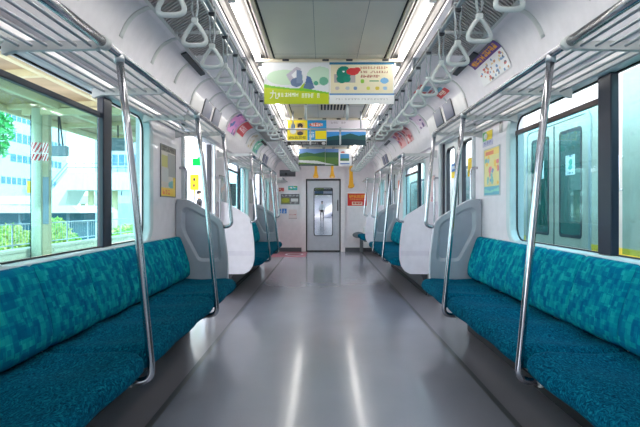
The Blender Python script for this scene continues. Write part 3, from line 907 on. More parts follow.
# ------------------------------------------------------------------ end wall with gangway door
m = MB()
prof = [(-1.36, -0.06)] + [(-1.36, 1.865)] + [(-x, z) for x, z in reversed(CP)] + [(-0.6, 2.33), (0.6, 2.33)] + CP + [(1.36, 1.865), (1.36, -0.06)]
DL, DR, DT = -0.47, 0.40, 1.80
m.prism([(x, z) for x, z in [(-1.36, -0.06), (-1.36, 1.865)] + [(-x, z) for x, z in reversed(CP)] + [(-0.6, 2.33), (DL, 2.33), (DL, -0.06)]], END, END + 0.08)
m.prism([(x, z) for x, z in [(DR, -0.06), (DR, 2.33), (0.6, 2.33)] + CP + [(1.36, 1.865), (1.36, -0.06)]], END, END + 0.08)
m.box(DL, DR, END, END + 0.08, DT, 2.33)
tag(m.build('wall_far', M['endwall']), 'white end wall around the gangway door', 'wall', kind='structure')
m = MB(); m.box(-1.36, 1.36, BACK - 0.1, BACK, -0.06, 2.4); tag(m.build('wall_near', M['endwall']), 'wall behind the camera', 'wall', kind='structure')
m = MB()
m.prism([(-0.58, 0), (DL, 0), (DL, DT + 0.02), (DR, DT + 0.02), (DR, 0), (0.51, 0), (0.51, 2.16), (-0.58, 2.16)], END - 0.05, END)
o = trim(m, M['endwall'], 'raised white surround of the end door'); bevel(o, 0.008)
for x0, x1, sd in ((-1.36, -0.58, 'left'), (0.51, 1.36, 'right')):
    m = MB(); m.box(x0, x1, END - 0.012, END, 0, 0.10)
    tag(m.build('baseboard_%s' % sd, M['base']), 'dark skirting at the %s of the end door' % sd, 'skirting', kind='structure')
root = empty('door_7', (0, END + 0.02, 0)); tag(root, 'stainless sliding gangway door with a tall window', 'door', kind='structure')
m = MB()
m.box(DL, DL + 0.03, END - 0.045, END + 0.06, 0, DT + 0.02); m.box(DR - 0.03, DR, END - 0.045, END + 0.06, 0, DT + 0.02); m.box(DL, DR, END - 0.045, END + 0.06, DT - 0.02, DT + 0.02); m.box(DL, DR, END - 0.02, END + 0.06, 0.0, 0.03)
m.build('door_frame', M['black'], root)
wy0, wy1, wz0, wz1 = -0.265, 0.195, 0.40, 1.59
hole = rrect(wy0, wy1, wz0, wz1, 0.05); K = len(hole); cxx = (wy0 + wy1) / 2; czz = (wz0 + wz1) / 2
X0, X1, Z0, Z1 = DL + 0.03, DR - 0.03, 0.03, DT - 0.02
def pj(p):
    dx = p[0] - cxx; dz = p[1] - czz
    sc = min(((X1 - cxx) if dx > 0 else (cxx - X0)) / max(abs(dx), 1e-6), ((Z1 - czz) if dz > 0 else (czz - Z0)) / max(abs(dz), 1e-6))
    return (cxx + dx * sc, czz + dz * sc)
ou = [pj(p) for p in hole]
for cr_ in ((X0, Z0), (X1, Z0), (X0, Z1), (X1, Z1)):
    j = min(range(K), key=lambda q: (ou[q][0] - cr_[0]) ** 2 + (ou[q][1] - cr_[1]) ** 2); ou[j] = cr_
m = MB(); m.ring(ou, hole, END + 0.01, END + 0.04, 'Y'); lf = m.build('door_leaf', mat('brushed_steel_door', (205, 206, 214), 0.34, metal=0.8), root)
m = MB(); m.ring(rrect(wy0 - 0.012, wy1 + 0.012, wz0 - 0.012, wz1 + 0.012, 0.05), rrect(wy0 + 0.006, wy1 - 0.006, wz0 + 0.006, wz1 - 0.006, 0.04), END + 0.004, END + 0.042, 'Y'); m.build('window_seal', M['clip'], lf)
m = MB(); m.box(wy0, wy1, END + 0.022, END + 0.026, wz0, wz1); m.build('pane', M['glass_clear'], lf)
m = MB(); m.tube([(0.33, END - 0.02, 1.02), (0.33, END - 0.02, 1.30)], 0.012, 8); m.box(0.32, 0.34, END - 0.02, END + 0.012, 1.03, 1.05); m.box(0.32, 0.34, END - 0.02, END + 0.012, 1.27, 1.29); m.build('door_handle', M['black'], lf)

# ------------------------------------------------------------------ printed sheets
def col(c): return lin(c)
class Art:
    def __init__(s, base): s.base = base; s.ops = []
    def rect(s, x0, y0, x1, y1, c): s.ops.append(('r', x0, y0, x1, y1, c)); return s
    def ell(s, x, y, rx, ry, c): s.ops.append(('e', x, y, rx, ry, c)); return s
    def poly(s, pts, c): s.ops.append(('p', pts, c)); return s
    def text(s, x0, y0, x1, y1, c, n=12, seed=1, fill=0.62):
        s.ops.append(('t', x0, y0, x1, y1, c, n, seed, fill)); return s
    def at(s, u, v):
        c = s.base
        for o in s.ops:
            if o[0] == 'r' and o[1] <= u <= o[3] and o[2] <= v <= o[4]: c = o[5]
            elif o[0] == 'e' and ((u - o[1]) / o[3]) ** 2 + ((v - o[2]) / o[4]) ** 2 <= 1: c = o[5]
            elif o[0] == 'p':
                ins = False; P = o[1]; j = len(P) - 1
                for i in range(len(P)):
                    if (P[i][1] > v) != (P[j][1] > v) and u < (P[j][0] - P[i][0]) * (v - P[i][1]) / (P[j][1] - P[i][1]) + P[i][0]: ins = not ins
                    j = i
                if ins: c = o[2]
            elif o[0] == 't' and o[1] <= u <= o[3] and o[2] <= v <= o[4]:
                # glyph-like strokes in cells
                cu = (u - o[1]) / (o[3] - o[1]) * o[6]; cv = (v - o[2]) / (o[4] - o[2])
                k = int(cu); fu = cu - k
                rnd = random.Random(o[7] * 1000 + k)
                if rnd.random() < 0.93 and 0.1 < fu < 0.9:
                    a = rnd.sample([0.15, 0.3, 0.5, 0.7, 0.85], 3); b = rnd.sample([0.2, 0.5, 0.8], 2)
                    if any(abs(cv - q) < 0.07 for q in a) or any(abs(fu - q) < 0.09 for q in b): c = o[5]
        return c
def sheet(name, P, art, nu, nv, parent=None, origin=None, thick=None):
    """P(u,v)-> point (front face); thick: offset vector to the back"""
    m = MB(); vs = [P(i / nu, j / nv) for j in range(nv + 1) for i in range(nu + 1)]
    fs = []; cs = []
    for j in range(nv):
        for i in range(nu):
            a = j * (nu + 1) + i; fs.append((a, a + 1, a + nu + 2, a + nu + 1)); cs.append(lin(art.at((i + 0.5) / nu, (j + 0.5) / nv)))
    m.add(vs, fs, False, 0, None, cs)
    if thick is not None:
        t = Vector(thick); c4 = [P(0, 0), P(1, 0), P(1, 1), P(0, 1)]
        vs = [Vector(p) for p in c4] + [Vector(p) + t for p in c4]
        m.add(vs, [(4, 5, 6, 7), (0, 1, 5, 4), (1, 2, 6, 5), (2, 3, 7, 6), (3, 0, 4, 7)], False, 0, None, [lin(art.base)] * 5)
    return m.build(name, M['print'], parent, origin, fix=False)

# hanging ads
W = (246, 246, 246)
def art_green():
    a = Art((232, 234, 238)); a.ell(0.32, 0.36, 0.28, 0.18, (206, 232, 204)); a.ell(0.86, 0.32, 0.2, 0.22, (200, 226, 204)); a.ell(0.92, 0.45, 0.07, 0.1, (110, 180, 150))
    a.poly([(0.34, 0.30), (0.50, 0.10), (0.58, 0.16), (0.44, 0.34), (0.50, 0.52), (0.42, 0.52)], (196, 190, 204)); a.poly([(0.42, 0.30), (0.50, 0.18), (0.50, 0.48)], (240, 240, 244))
    a.ell(0.50, 0.48, 0.09, 0.11, (104, 124, 158)); a.poly([(0.50, 0.18), (0.58, 0.20), (0.60, 0.5), (0.50, 0.5)], (128, 146, 178))
    a.poly([(0.62, 0.62), (0.66, 0.32), (0.72, 0.36), (0.78, 0.62)], (84, 112, 160)); a.ell(0.68, 0.58, 0.09, 0.08, (98, 124, 160)); a.ell(0.80, 0.50, 0.035, 0.06, (80, 170, 140))
    a.poly([(0.0, 0.52), (0.10, 0.56), (0.42, 0.62), (0.60, 0.62), (1.0, 0.72), (1, 1), (0, 1)], (130, 204, 40)); a.poly([(0.0, 0.60), (0.42, 0.66), (1.0, 0.76), (1, 1), (0, 1)], (200, 214, 20))
    a.poly([(0.54, 0.62), (0.64, 0.46), (0.60, 0.62)], (180, 210, 30))
    a.text(0.20, 0.73, 0.53, 0.83, (240, 246, 210), 6, 3); a.text(0.58, 0.74, 0.86, 0.85, (240, 246, 210), 6, 9)
    return a
def art_map():
    a = Art((242, 242, 242)); a.rect(0, 0, 1, 0.055, (44, 120, 160)); a.rect(0.02, 0.055, 0.98, 0.74, (236, 226, 194)); a.rect(0, 0.74, 1, 0.79, (90, 150, 205))
    a.rect(0.07, 0.28, 0.40, 0.48, (176, 172, 170)); a.ell(0.22, 0.26, 0.11, 0.17, (0, 130, 110)); a.ell(0.19, 0.40, 0.08, 0.10, (0, 130, 110)); a.ell(0.27, 0.40, 0.06, 0.08, (0, 140, 116)); a.ell(0.36, 0.22, 0.10, 0.09, (212, 52, 56)); a.ell(0.43, 0.18, 0.05, 0.06, (212, 52, 56)); a.ell(0.22, 0.22, 0.02, 0.02, (240, 240, 235))
    a.text(0.48, 0.10, 0.9, 0.16, (196, 150, 120), 12, 2); a.text(0.48, 0.20, 0.9, 0.26, (176, 120, 100), 12, 4); a.text(0.48, 0.30, 0.78, 0.37, (176, 110, 90), 9, 5)
    a.ell(0.51, 0.45, 0.03, 0.05, (140, 196, 60)); a.rect(0.62, 0.43, 0.76, 0.46, (90, 160, 110)); a.ell(0.85, 0.44, 0.065, 0.07, (110, 170, 215))
    for k, (x, c) in enumerate(((0.12, (200, 190, 190)), (0.28, (190, 200, 205)), (0.40, (120, 150, 190)), (0.60, (210, 214, 90)), (0.74, (214, 190, 60)), (0.86, (150, 190, 220)))): a.ell(x, 0.62, 0.032, 0.045, c)
    a.text(0.1, 0.86, 0.9, 0.90, (205, 205, 205), 24, 6)
    return a
def art_yellow():
    a = Art((246, 226, 20)); a.rect(0.06, 0.10, 0.46, 0.58, (236, 214, 90)); a.ell(0.15, 0.26, 0.05, 0.14, (70, 120, 160)); a.ell(0.15, 0.44, 0.08, 0.10, (220, 225, 228)); a.rect(0.25, 0.10, 0.42, 0.5, (216, 180, 100)); a.ell(0.33, 0.22, 0.07, 0.10, (40, 36, 36)); a.ell(0.33, 0.36, 0.05, 0.10, (222, 176, 136)); a.ell(0.33, 0.53, 0.08, 0.08, (60, 56, 60))
    a.text(0.03, 0.64, 0.48, 0.74, (90, 90, 30), 9, 2); a.rect(0.52, 0, 1, 0.8, (40, 160, 220)); a.ell(0.74, 0.18, 0.18, 0.08, (226, 96, 60)); a.text(0.6, 0.12, 0.92, 0.24, (246, 240, 240), 5, 3); a.rect(0.72, 0.42, 1, 0.76, (246, 226, 20)); a.text(0.56, 0.45, 0.70, 0.7, (220, 236, 246), 3, 5)
    a.rect(0, 0.80, 1, 0.84, (246, 246, 246)); a.rect(0, 0.84, 1, 1, (34, 34, 34)); a.text(0.08, 0.88, 0.8, 0.96, (150, 150, 150), 16, 3); a.ell(0.93, 0.92, 0.05, 0.06, (200, 200, 200)); return a
def art_blueyellow():
    a = Art((232, 224, 232)); a.text(0.1, 0.06, 0.5, 0.14, (200, 186, 196), 6, 4)
    a.rect(0, 0.46, 1, 1, (60, 150, 220)); a.poly([(0, 0.68), (0.2, 0.62), (0.42, 0.60), (0.60, 0.52), (0.82, 0.62), (1, 0.58), (1, 1), (0, 1)], (20, 84, 84)); a.poly([(0, 0.82), (0.5, 0.74), (1, 0.80), (1, 1), (0, 1)], (12, 56, 70)); return a
def art_hill():
    a = Art((120, 170, 215)); a.rect(0, 0, 1, 0.25, (110, 150, 210)); a.poly([(0, 0.30), (0.3, 0.2), (0.6, 0.28), (1, 0.18), (1, 1), (0, 1)], (56, 108, 70)); a.poly([(0, 0.5), (0.5, 0.42), (1, 0.5), (1, 1), (0, 1)], (96, 140, 60)); a.poly([(0, 0.66), (0.7, 0.70), (1, 0.82), (1, 0.90), (0, 0.80)], (226, 228, 232)); a.rect(0, 0.90, 1, 1, (70, 84, 92)); return a
def art_bluewhite():
    a = Art((240, 240, 244)); a.rect(0.0, 0.0, 0.5, 1, (60, 108, 72)); a.rect(0.0, 0.0, 0.5, 0.2, (110, 150, 210)); a.rect(0, 0.5, 0.5, 0.9, (90, 130, 62)); a.poly([(0, 0.82), (0.36, 0.93), (0, 0.93)], (226, 228, 232)); a.rect(0.5, 0, 1, 1, (242, 242, 246)); a.ell(0.66, 0.2, 0.08, 0.05, (216, 90, 80)); a.rect(0.56, 0.30, 0.90, 0.66, (70, 150, 205)); a.rect(0.56, 0.56, 0.90, 0.70, (80, 130, 80)); a.rect(0.56, 0.84, 0.92, 0.90, (90, 130, 200)); return a
def hang_ads(y, arts, labs, hlab, zt=2.255):
    root = empty('ad_holder_rail', (0.0, y, zt)); tag(root, hlab, 'ad rail', 'ceiling ad rails')
    m = MB(); m.box(-0.56, 0.58, y - 0.012, y + 0.03, zt, zt + 0.028); bevel(m.build('holder_beam', M['cream'], root), 0.004)
    for x in (-0.35, -0.03, 0.16, 0.45):
        m = MB(); m.box(x - 0.026, x + 0.026, y - 0.016, y - 0.011, zt + 0.006, zt + 0.022); m.build('holder_clip', M['clip'], root)
        m = MB(); m.tube([(x, y + 0.01, zt + 0.03), (x, y + 0.01, 2.286)], 0.006, 6); m.build('holder_stem', M['rack_paint'], root)
    w = 0.522; hh = 0.335
    for k, x0 in enumerate((-0.525, 0.0)):
        P = lambda u, v, x0=x0: Vector((x0 + 0.001 + u * (w - 0.002), y, zt - v * hh))
        o = sheet('hanging_ad_poster', P, arts[k], 110, 74, thick=(0, 0.002, 0))
        tag(o, labs[k], 'poster', 'posters hanging from the ceiling')
    return root
hang_ads(4.02, (art_green(), art_map()), ('near hanging poster with white picture and lime green bottom band, left one', 'near hanging poster with green figure, red balloon and beige ground, right one'), 'cream ceiling rail holding the two nearest hanging posters')
hang_ads(6.65, (art_yellow(), art_blueyellow()), ('yellow hanging poster with black bottom strip, in the second row', 'hanging poster of dark blue-green hills under pale sky, in the second row'), 'cream rail holding the yellow and the blue posters')
hang_ads(9.85, (art_hill(), art_bluewhite()), ('hanging poster of green hills and a white train, in the third row', 'hanging poster half hills, half white with a blue picture, third row'), 'cream rail holding the farthest hanging posters')

def font_text(body, size, mtl, loc, rot, name='lettering', parent=None, extrude=0.001):
    cu = bpy.data.curves.new(name, 'FONT'); cu.body = body; cu.size = size; cu.extrude = extrude; cu.align_x = 'CENTER'; cu.align_y = 'CENTER'
    tmp = bpy.data.objects.new(name + '_tmp', cu); COL.objects.link(tmp)
    dg = bpy.context.evaluated_depsgraph_get(); me = bpy.data.meshes.new_from_object(tmp.evaluated_get(dg))
    bpy.data.objects.remove(tmp); me.materials.clear(); me.materials.append(mtl)
    o = bpy.data.objects.new(name, me); COL.objects.link(o)
    if parent is not None:
        o.parent = parent; loc = Vector(loc) - Vector(PO.get(parent.name, (0, 0, 0)))
    o.location = loc; o.rotation_euler = rot
    return o
g = [o for o in bpy.data.objects if o.name == 'hanging_ad_poster'][0]
font_text('九', 0.075, M['text_white'], (-0.445, 4.0175, 2.255 - 0.265), (PI / 2, 0, 0), 'lettering', g, 0.0008)

# cove posters: s side, y range, arc start, art
def cove_poster(s, y0, y1, t0, t1, art, label, flip=False):
    P = lambda u, v: cove_sheet_pt(s, (y1 + (y0 - y1) * u) if s < 0 else (y0 + (y1 - y0) * u) if not flip else 0, t0 + (t1 - t0) * v, 0.008)
    if s > 0: P = lambda u, v: cove_sheet_pt(s, y1 + (y0 - y1) * u, t0 + (t1 - t0) * v, 0.008)
    else: P = lambda u, v: cove_sheet_pt(s, y0 + (y1 - y0) * u, t0 + (t1 - t0) * v, 0.008)
    m = sheet('cove_poster', P, art, 60, 40)
    md = m.modifiers.new('Solidify', 'SOLIDIFY'); md.thickness = 0.0012; md.offset = 0
    tag(m, label, 'poster', 'posters on the curved coves')
a = Art((240, 238, 240)); a.rect(0, 0, 1, 0.34, (86, 44, 140)); a.rect(0, 0, 1, 0.05, (110, 110, 110)); a.text(0.04, 0.10, 0.5, 0.30, (240, 170, 40), 4, 3); a.text(0.5, 0.08, 0.95, 0.28, (240, 170, 40), 4, 5)
rg = random.Random(5)
for k in range(46):
    a.ell(rg.uniform(0.06, 0.94), rg.uniform(0.42, 0.95), rg.uniform(0.015, 0.045), rg.uniform(0.02, 0.05), rg.choice([(210, 150, 110), (90, 140, 190), (200, 90, 90), (80, 80, 90), (230, 200, 150), (120, 160, 200)]))
cove_poster(1, 3.44, 4.03, 0.255, 0.50, a, 'purple and orange headed poster on the right cove above the foreground bench')
a = Art((226, 220, 228)); a.poly([(0, 0), (0.2, 0), (0.2, 1), (0, 1)], (206, 40, 50)); a.rect(0.2, 0.5, 0.42, 0.85, (90, 160, 190)); a.rect(0.42, 0.3, 0.66, 0.8, (222, 196, 206)); a.rect(0.66, 0.45, 0.8, 0.9, (90, 160, 190)); a.rect(0.8, 0.0, 1, 0.3, (206, 40, 50)); a.text(0.25, 0.1, 0.75, 0.3, (200, 60, 70), 6, 2)
def flat_top(u, v):       # poster on the flat part above the right door: v across the car, u along
    t = 0.02 + 0.31 * u; return cove_sheet_pt(1, 5.20 - 0.46 * v, t, 0.008)
a2 = Art((226, 220, 228)); a2.rect(0.0, 0.0, 1.0, 0.16, (222, 214, 224)); a2.poly([(0, 0.1), (0.14, 0.1), (0.14, 0.9), (0, 0.9)], (204, 44, 54)); a2.poly([(0.14, 0.1), (0.4, 0.1), (0.4, 0.3), (0.14, 0.3)], (204, 44, 54)); a2.rect(0.16, 0.34, 0.40, 0.8, (104, 166, 190)); a2.rect(0.44, 0.2, 0.62, 0.5, (204, 60, 70)); a2.rect(0.44, 0.56, 0.64, 0.8, (150, 160, 170)); a2.rect(0.64, 0.3, 0.76, 0.8, (104, 176, 196)); a2.rect(0.76, 0.12, 0.98, 0.9, (208, 40, 44)); a2.text(0.78, 0.3, 0.96, 0.7, (246, 220, 200), 3, 8)
o = sheet('cove_poster', flat_top, a2, 56, 40); md = o.modifiers.new('Solidify', 'SOLIDIFY'); md.thickness = 0.0012; md.offset = 0
tag(o, 'red and pale blue poster on the ceiling slope above the right door', 'poster', 'posters on the curved coves')
def blotch(base, cols, n, seed, head=None):
    a = Art(base); r = random.Random(seed)
    if head: a.rect(0, 0, 1, 0.3, head)
    for k in range(n): a.ell(r.random(), r.uniform(0.25 if head else 0, 1), r.uniform(0.05, 0.16), r.uniform(0.05, 0.14), r.choice(cols))
    return a
A1 = blotch((232, 150, 214), [(60, 110, 190), (236, 60, 190), (200, 130, 220), (40, 70, 150), (250, 180, 220)], 16, 3)
A2 = Art((240, 238, 240)); A2.rect(0, 0.0, 1, 0.78, (224, 50, 70)); A2.text(0.1, 0.3, 0.9, 0.6, (250, 220, 226), 4, 6)
A3 = blotch((236, 230, 226), [(214, 190, 160), (226, 220, 214), (190, 160, 130)], 12, 5)
A4 = blotch((120, 200, 170), [(40, 160, 130), (220, 240, 230), (60, 120, 170), (240, 240, 240)], 14, 8)
cove_poster(-1, 6.22, 6.72, 0.20, 0.50, A1, 'pink and blue poster, nearest on the left cove past the first door')
cove_poster(-1, 6.78, 7.30, 0.20, 0.50, A2, 'red poster next on the left cove past the pink one')
cove_poster(-1, 7.85, 8.35, 0.20, 0.50, A3, 'pale beige poster on the left cove between red and green ones')
cove_poster(-1, 8.45, 9.00, 0.20, 0.50, A4, 'green poster farthest on the left cove')
cove_poster(1, 6.20, 6.55, 0.20, 0.44, blotch((228, 206, 226), [(150, 60, 160), (80, 50, 130), (240, 230, 240)], 9, 3), 'pale violet poster on the right cove just past the door')
cove_poster(1, 7.10, 7.62, 0.20, 0.50, blotch((222, 170, 176), [(200, 40, 60), (120, 70, 90), (240, 220, 220), (190, 60, 70)], 16, 5), 'red and grey poster on the right cove, nearer of two red ones')
cove_poster(1, 7.70, 8.25, 0.20, 0.50, blotch((236, 176, 180), [(210, 50, 66), (250, 230, 230), (150, 80, 160), (220, 90, 100)], 16, 9), 'pink and red poster on the right cove, farther of two red ones')

# wall posters in frames
def wall_poster(s, y0, y1, z0, z1, art, label, nm='framed_poster', frame=True, x=1.36, cat='poster', nu=40, nv=52):
    root = empty(nm, (s * x, (y0 + y1) / 2, z0)); tag(root, label, cat, 'small framed posters on the walls' if frame else None)
    if not frame: pass
    if frame:
        m = MB(); m.ring([(y0 - .005, z0 - .005), (y1 + .005, z0 - .005), (y1 + .005, z1 + .005), (y0 - .005, z1 + .005)], [(y0 + .004, z0 + .004), (y1 - .004, z0 + .004), (y1 - .004, z1 - .004), (y0 + .004, z1 - .004)], s * (x - 0.008), s * x, 'X'); m.build('poster_frame', M['plastic_grey'] if s < 0 else M['alu'], root)
    ya, yb = (y0, y1) if s < 0 else (y1, y0)
    P = lambda u, v: Vector((s * (x - 0.005), ya + (yb - ya) * u, z1 + (z0 - z1) * v))
    sheet('poster_sheet', P, art, nu, nv, root, thick=(s * 0.0052, 0, 0))
    return root
a = Art((206, 198, 186)); a.rect(0.0, 0.0, 1, 0.12, (128, 122, 112)); a.rect(0.05, 0.2, 0.45, 0.42, (196, 190, 110)); a.rect(0.45, 0.14, 1, 0.6, (160, 160, 158)); a.rect(0.05, 0.45, 0.5, 0.72, (196, 198, 196)); a.ell(0.75, 0.76, 0.25, 0.08, (110, 180, 180)); a.rect(0, 0.82, 1, 1, (240, 200, 60)); a.rect(0.82, 0.6, 1, 1, (240, 206, 80)); a.text(0.1, 0.86, 0.8, 0.96, (230, 130, 70), 4, 4); a.text(0.1, 0.02, 0.9, 0.1, (70, 66, 60), 8, 5)
wall_poster(-1, 4.02, 4.42, 1.18, 1.60, a, 'framed poster with yellow bottom on the left wall beside the open door')
a = Art((236, 222, 150)); a.rect(0, 0, 1, 0.16, (240, 214, 120)); a.rect(0.1, 0.05, 0.62, 0.14, (220, 120, 80)); a.rect(0.0, 0.16, 1, 0.80, (232, 224, 160))
rg = random.Random(12)
for k in range(22): a.ell(rg.uniform(0.12, 0.9), rg.uniform(0.22, 0.75), rg.uniform(0.04, 0.10), rg.uniform(0.03, 0.08), rg.choice([(120, 190, 190), (230, 130, 140), (240, 200, 90), (150, 200, 220), (240, 170, 150), (110, 150, 200)]))
a.rect(0, 0.80, 1, 1, (96, 178, 200)); a.poly([(0, 0.84), (0.4, 0.90), (1, 0.84), (1, 0.92), (0, 0.95)], (140, 210, 200))
wall_poster(1, 3.98, 4.36, 1.19, 1.585, a, 'colourful illustrated map poster framed on the right wall before the door')
a = Art((190, 190, 214)); a.rect(0, 0, 1, 0.62, (90, 180, 110)); a.rect(0.4, 0.0, 1, 0.62, (246, 216, 50)); a.ell(0.3, 0.3, 0.2, 0.2, (240, 240, 240)); a.text(0.1, 0.7, 0.9, 0.9, (110, 110, 170), 5, 3)
wall_poster(1, 4.15, 4.40, 1.615, 1.74, a, 'small green and yellow notice above the map poster on the right wall', 'notice_sticker', False, cat='sticker')
a = Art((200, 198, 198)); a.rect(0.2, 0.1, 0.8, 0.9, (120, 112, 108)); a.rect(0.35, 0.3, 0.65, 0.9, (200, 198, 198))
wall_poster(1, 3.93, 3.99, 1.68, 1.78, a, 'tiny grey arch-shaped sticker high on the right wall', 'notice_sticker', False, cat='sticker', nu=12, nv=16)
wall_poster(-1, 6.30, 6.68, 1.10, 1.50, blotch((190, 200, 206), [(120, 150, 180), (216, 190, 180), (150, 170, 150), (230, 230, 230)], 18, 14), 'bluish framed poster on the left wall past the open door')
wall_poster(1, 6.28, 6.66, 1.13, 1.50, blotch((230, 196, 200), [(220, 110, 120), (240, 226, 220), (190, 130, 160)], 18, 15), 'pinkish framed poster on the right wall past the closed door')
wall_poster(-1, 8.97, 9.32, 1.18, 1.60, blotch((180, 184, 184), [(130, 140, 140), (210, 206, 196)], 14, 16), 'grey framed poster on the left wall before the second door')
wall_poster(1, 8.97, 9.32, 1.18, 1.60, blotch((222, 80, 70), [(246, 200, 190), (180, 30, 40), (240, 170, 120)], 14, 17), 'red framed poster on the right wall before the second door')

# ------------------------------------------------------------------ end wall items
def end_sheet(nm, x0, x1, z0, z1, art, label, cat, frame=None, nu=44, nv=30):
    root = empty(nm, ((x0 + x1) / 2, END, z0)); tag(root, label, cat)
    if frame:
        m = MB(); m.box(x0 - 0.025, x1 + 0.025, END - 0.012, END, z0 - 0.025, z1 + 0.025); bevel(m.build('poster_frame', frame, root), 0.004)
        yy = END - 0.016
    else: yy = END - 0.004
    P = lambda u, v: Vector((x0 + (x1 - x0) * u, yy, z1 + (z0 - z1) * v))
    sheet('printed_face', P, art, nu, nv, root, thick=(0, 0.0045 if not frame else 0.0045, 0))
q = lambda x, y: (at(x, y, END).x, at(x, y, END).z)
a = Art((226, 50, 46)); a.text(0.08, 0.10, 0.92, 0.34, (250, 190, 60), 7, 2); a.text(0.1, 0.40, 0.9, 0.52, (240, 160, 80), 8, 5); a.rect(0.22, 0.66, 0.78, 0.92, (250, 226, 210)); a.text(0.26, 0.70, 0.74, 0.88, (214, 90, 60), 6, 5)
(x0, z1), (x1, z0) = q(347.6, 193.5), q(366.6, 205.8)
end_sheet('framed_poster', x0, x1, z0, z1, a, 'red poster with yellow lettering in a white frame, right of the end door', 'poster', M['white'])
a = Art((112, 108, 112)); a.rect(0, 0, 1, 0.3, (96, 92, 100)); a.text(0.04, 0.08, 0.96, 0.24, (190, 186, 190), 12, 3); a.rect(0.02, 0.36, 0.48, 0.9, (150, 148, 60)); a.ell(0.25, 0.6, 0.2, 0.2, (190, 190, 60)); a.rect(0.54, 0.42, 0.94, 0.72, (226, 224, 224)); a.text(0.5, 0.78, 0.95, 0.92, (180, 180, 180), 9, 4)
(x0, z1), (x1, z0) = q(280.8, 194), q(299.4, 204.4)
end_sheet('framed_poster', x0, x1, z0, z1, a, 'dark grey and olive poster framed left of the end door', 'poster', M['white'])
(x0, z1), (x1, z0) = q(279.6, 170), q(295.5, 176.6)
a = Art((74, 78, 86)); a.rect(0.02, 0.06, 0.98, 0.5, (96, 100, 108)); a.ell(0.4, 0.6, 0.08, 0.2, (30, 32, 36))
end_sheet('wall_vent_panel', x0, x1, z0, z1, a, 'dark rectangular panel high on the left of the end wall', 'panel')
for (px0, px1, py0, py1, c, nm, lab, cat) in (
    (278.8, 284, 187.8, 191.4, [(206, 90, 84), (240, 220, 210)], 'notice_sticker', 'small red sticker above the olive poster', 'sticker'),
    (288.2, 297.4, 186, 190.2, [(70, 190, 190), (110, 180, 90), (240, 240, 240)], 'notice_sticker', 'teal and green sticker above the olive poster', 'sticker'),
    (278.0, 281.2, 208.8, 213.2, [(60, 130, 210)], 'priority_sticker', 'blue priority sticker left of its twin under the olive poster', 'sticker'),
    (282.0, 286.6, 208.6, 213.4, [(60, 130, 210)], 'priority_sticker', 'blue wheelchair sticker under the olive poster', 'sticker'),
    (288.6, 297.0, 209.5, 218.6, [(236, 214, 214)], 'paper_notice', 'pale paper notice under the olive poster', 'notice'),
    (352.8, 354.8, 183.4, 185.6, [(200, 200, 206)], 'round_badge', 'little round badge above the red poster', 'badge')):
    (x0, z1), (x1, z0) = q(px0, py0), q(px1, py1)
    a = Art(c[0]); rg = random.Random(int(px0))
    for k in range(8 if len(c) > 1 else 0): a.ell(rg.random(), rg.random(), 0.14, 0.2, rg.choice(c))
    if nm == 'priority_sticker': a.ell(0.5, 0.25, 0.08, 0.08, W); a.rect(0.44, 0.3, 0.56, 0.62, W); a.rect(0.44, 0.56, 0.72, 0.64, W); a.ell(0.5, 0.72, 0.2, 0.16, W); a.ell(0.5, 0.70, 0.12, 0.10, c[0])
    if nm == 'paper_notice': a.text(0.1, 0.5, 0.9, 0.6, (214, 130, 130), 5, 2); a.rect(0, 0.93, 1, 1, (180, 150, 150))
    end_sheet(nm, x0, x1, z0, z1, a, lab, cat, None, 18, 18)
# wheelchair-space padded rail and the oval device at the right
root = empty('fire_extinguisher_box', (1.0, END - 0.05, 0.0)); tag(root, 'white box with an oval grey cap at the right foot of the end wall', 'box')
m = MB(); m.box(0.96, 1.24, END - 0.1, END - 0.002, 0.10, 0.62); bevel(m.build('box_body', M['header'], root), 0.02, 3)
m = MB(); m.ball((0.84, END - 0.10, 0.42), (0.15, 0.04, 0.08), 14); m.build('oval_cap', M['plastic_grey'], root)
m = MB(); m.box(0.88, 0.96, END - 0.09, END - 0.01, 0.0, 0.40); m.build('box_leg', M['plastic_grey'], root)
pts = fillet([(-1.359, 11.5, 0.78), (-1.30, 11.5, 0.78), (-1.30, 12.3, 0.78), (-1.359, 12.3, 0.78)], [0.03, 0.03], 4)
m = MB(); m.tube(pts, 0.014, 8); tag(m.build('grab_rail', M['steel']), 'horizontal grab rail on the left wall of the free space at the far end', 'rail')

# stickers on the right door panes
for (y0, y1, z0, z1, art, lab) in (
    (5.50, 5.66, 1.42, 1.58, Art((60, 120, 200)).rect(0, 0.55, 1, 1, (246, 216, 30)).rect(0.1, 0.15, 0.9, 0.4, (220, 232, 246)), 'blue over yellow sticker on the farther right door window'),
    (4.86, 5.02, 1.40, 1.58, Art((250, 214, 20)).ell(0.5, 0.4, 0.2, 0.2, (230, 190, 60)).text(0.1, 0.65, 0.9, 0.85, (120, 110, 40), 4, 2), 'yellow sticker on the nearer right door window')):
    wall_poster(1, y0, y1, z0, z1, art, lab, 'window_sticker', False, x=1.409, cat='sticker', nu=16, nv=18)

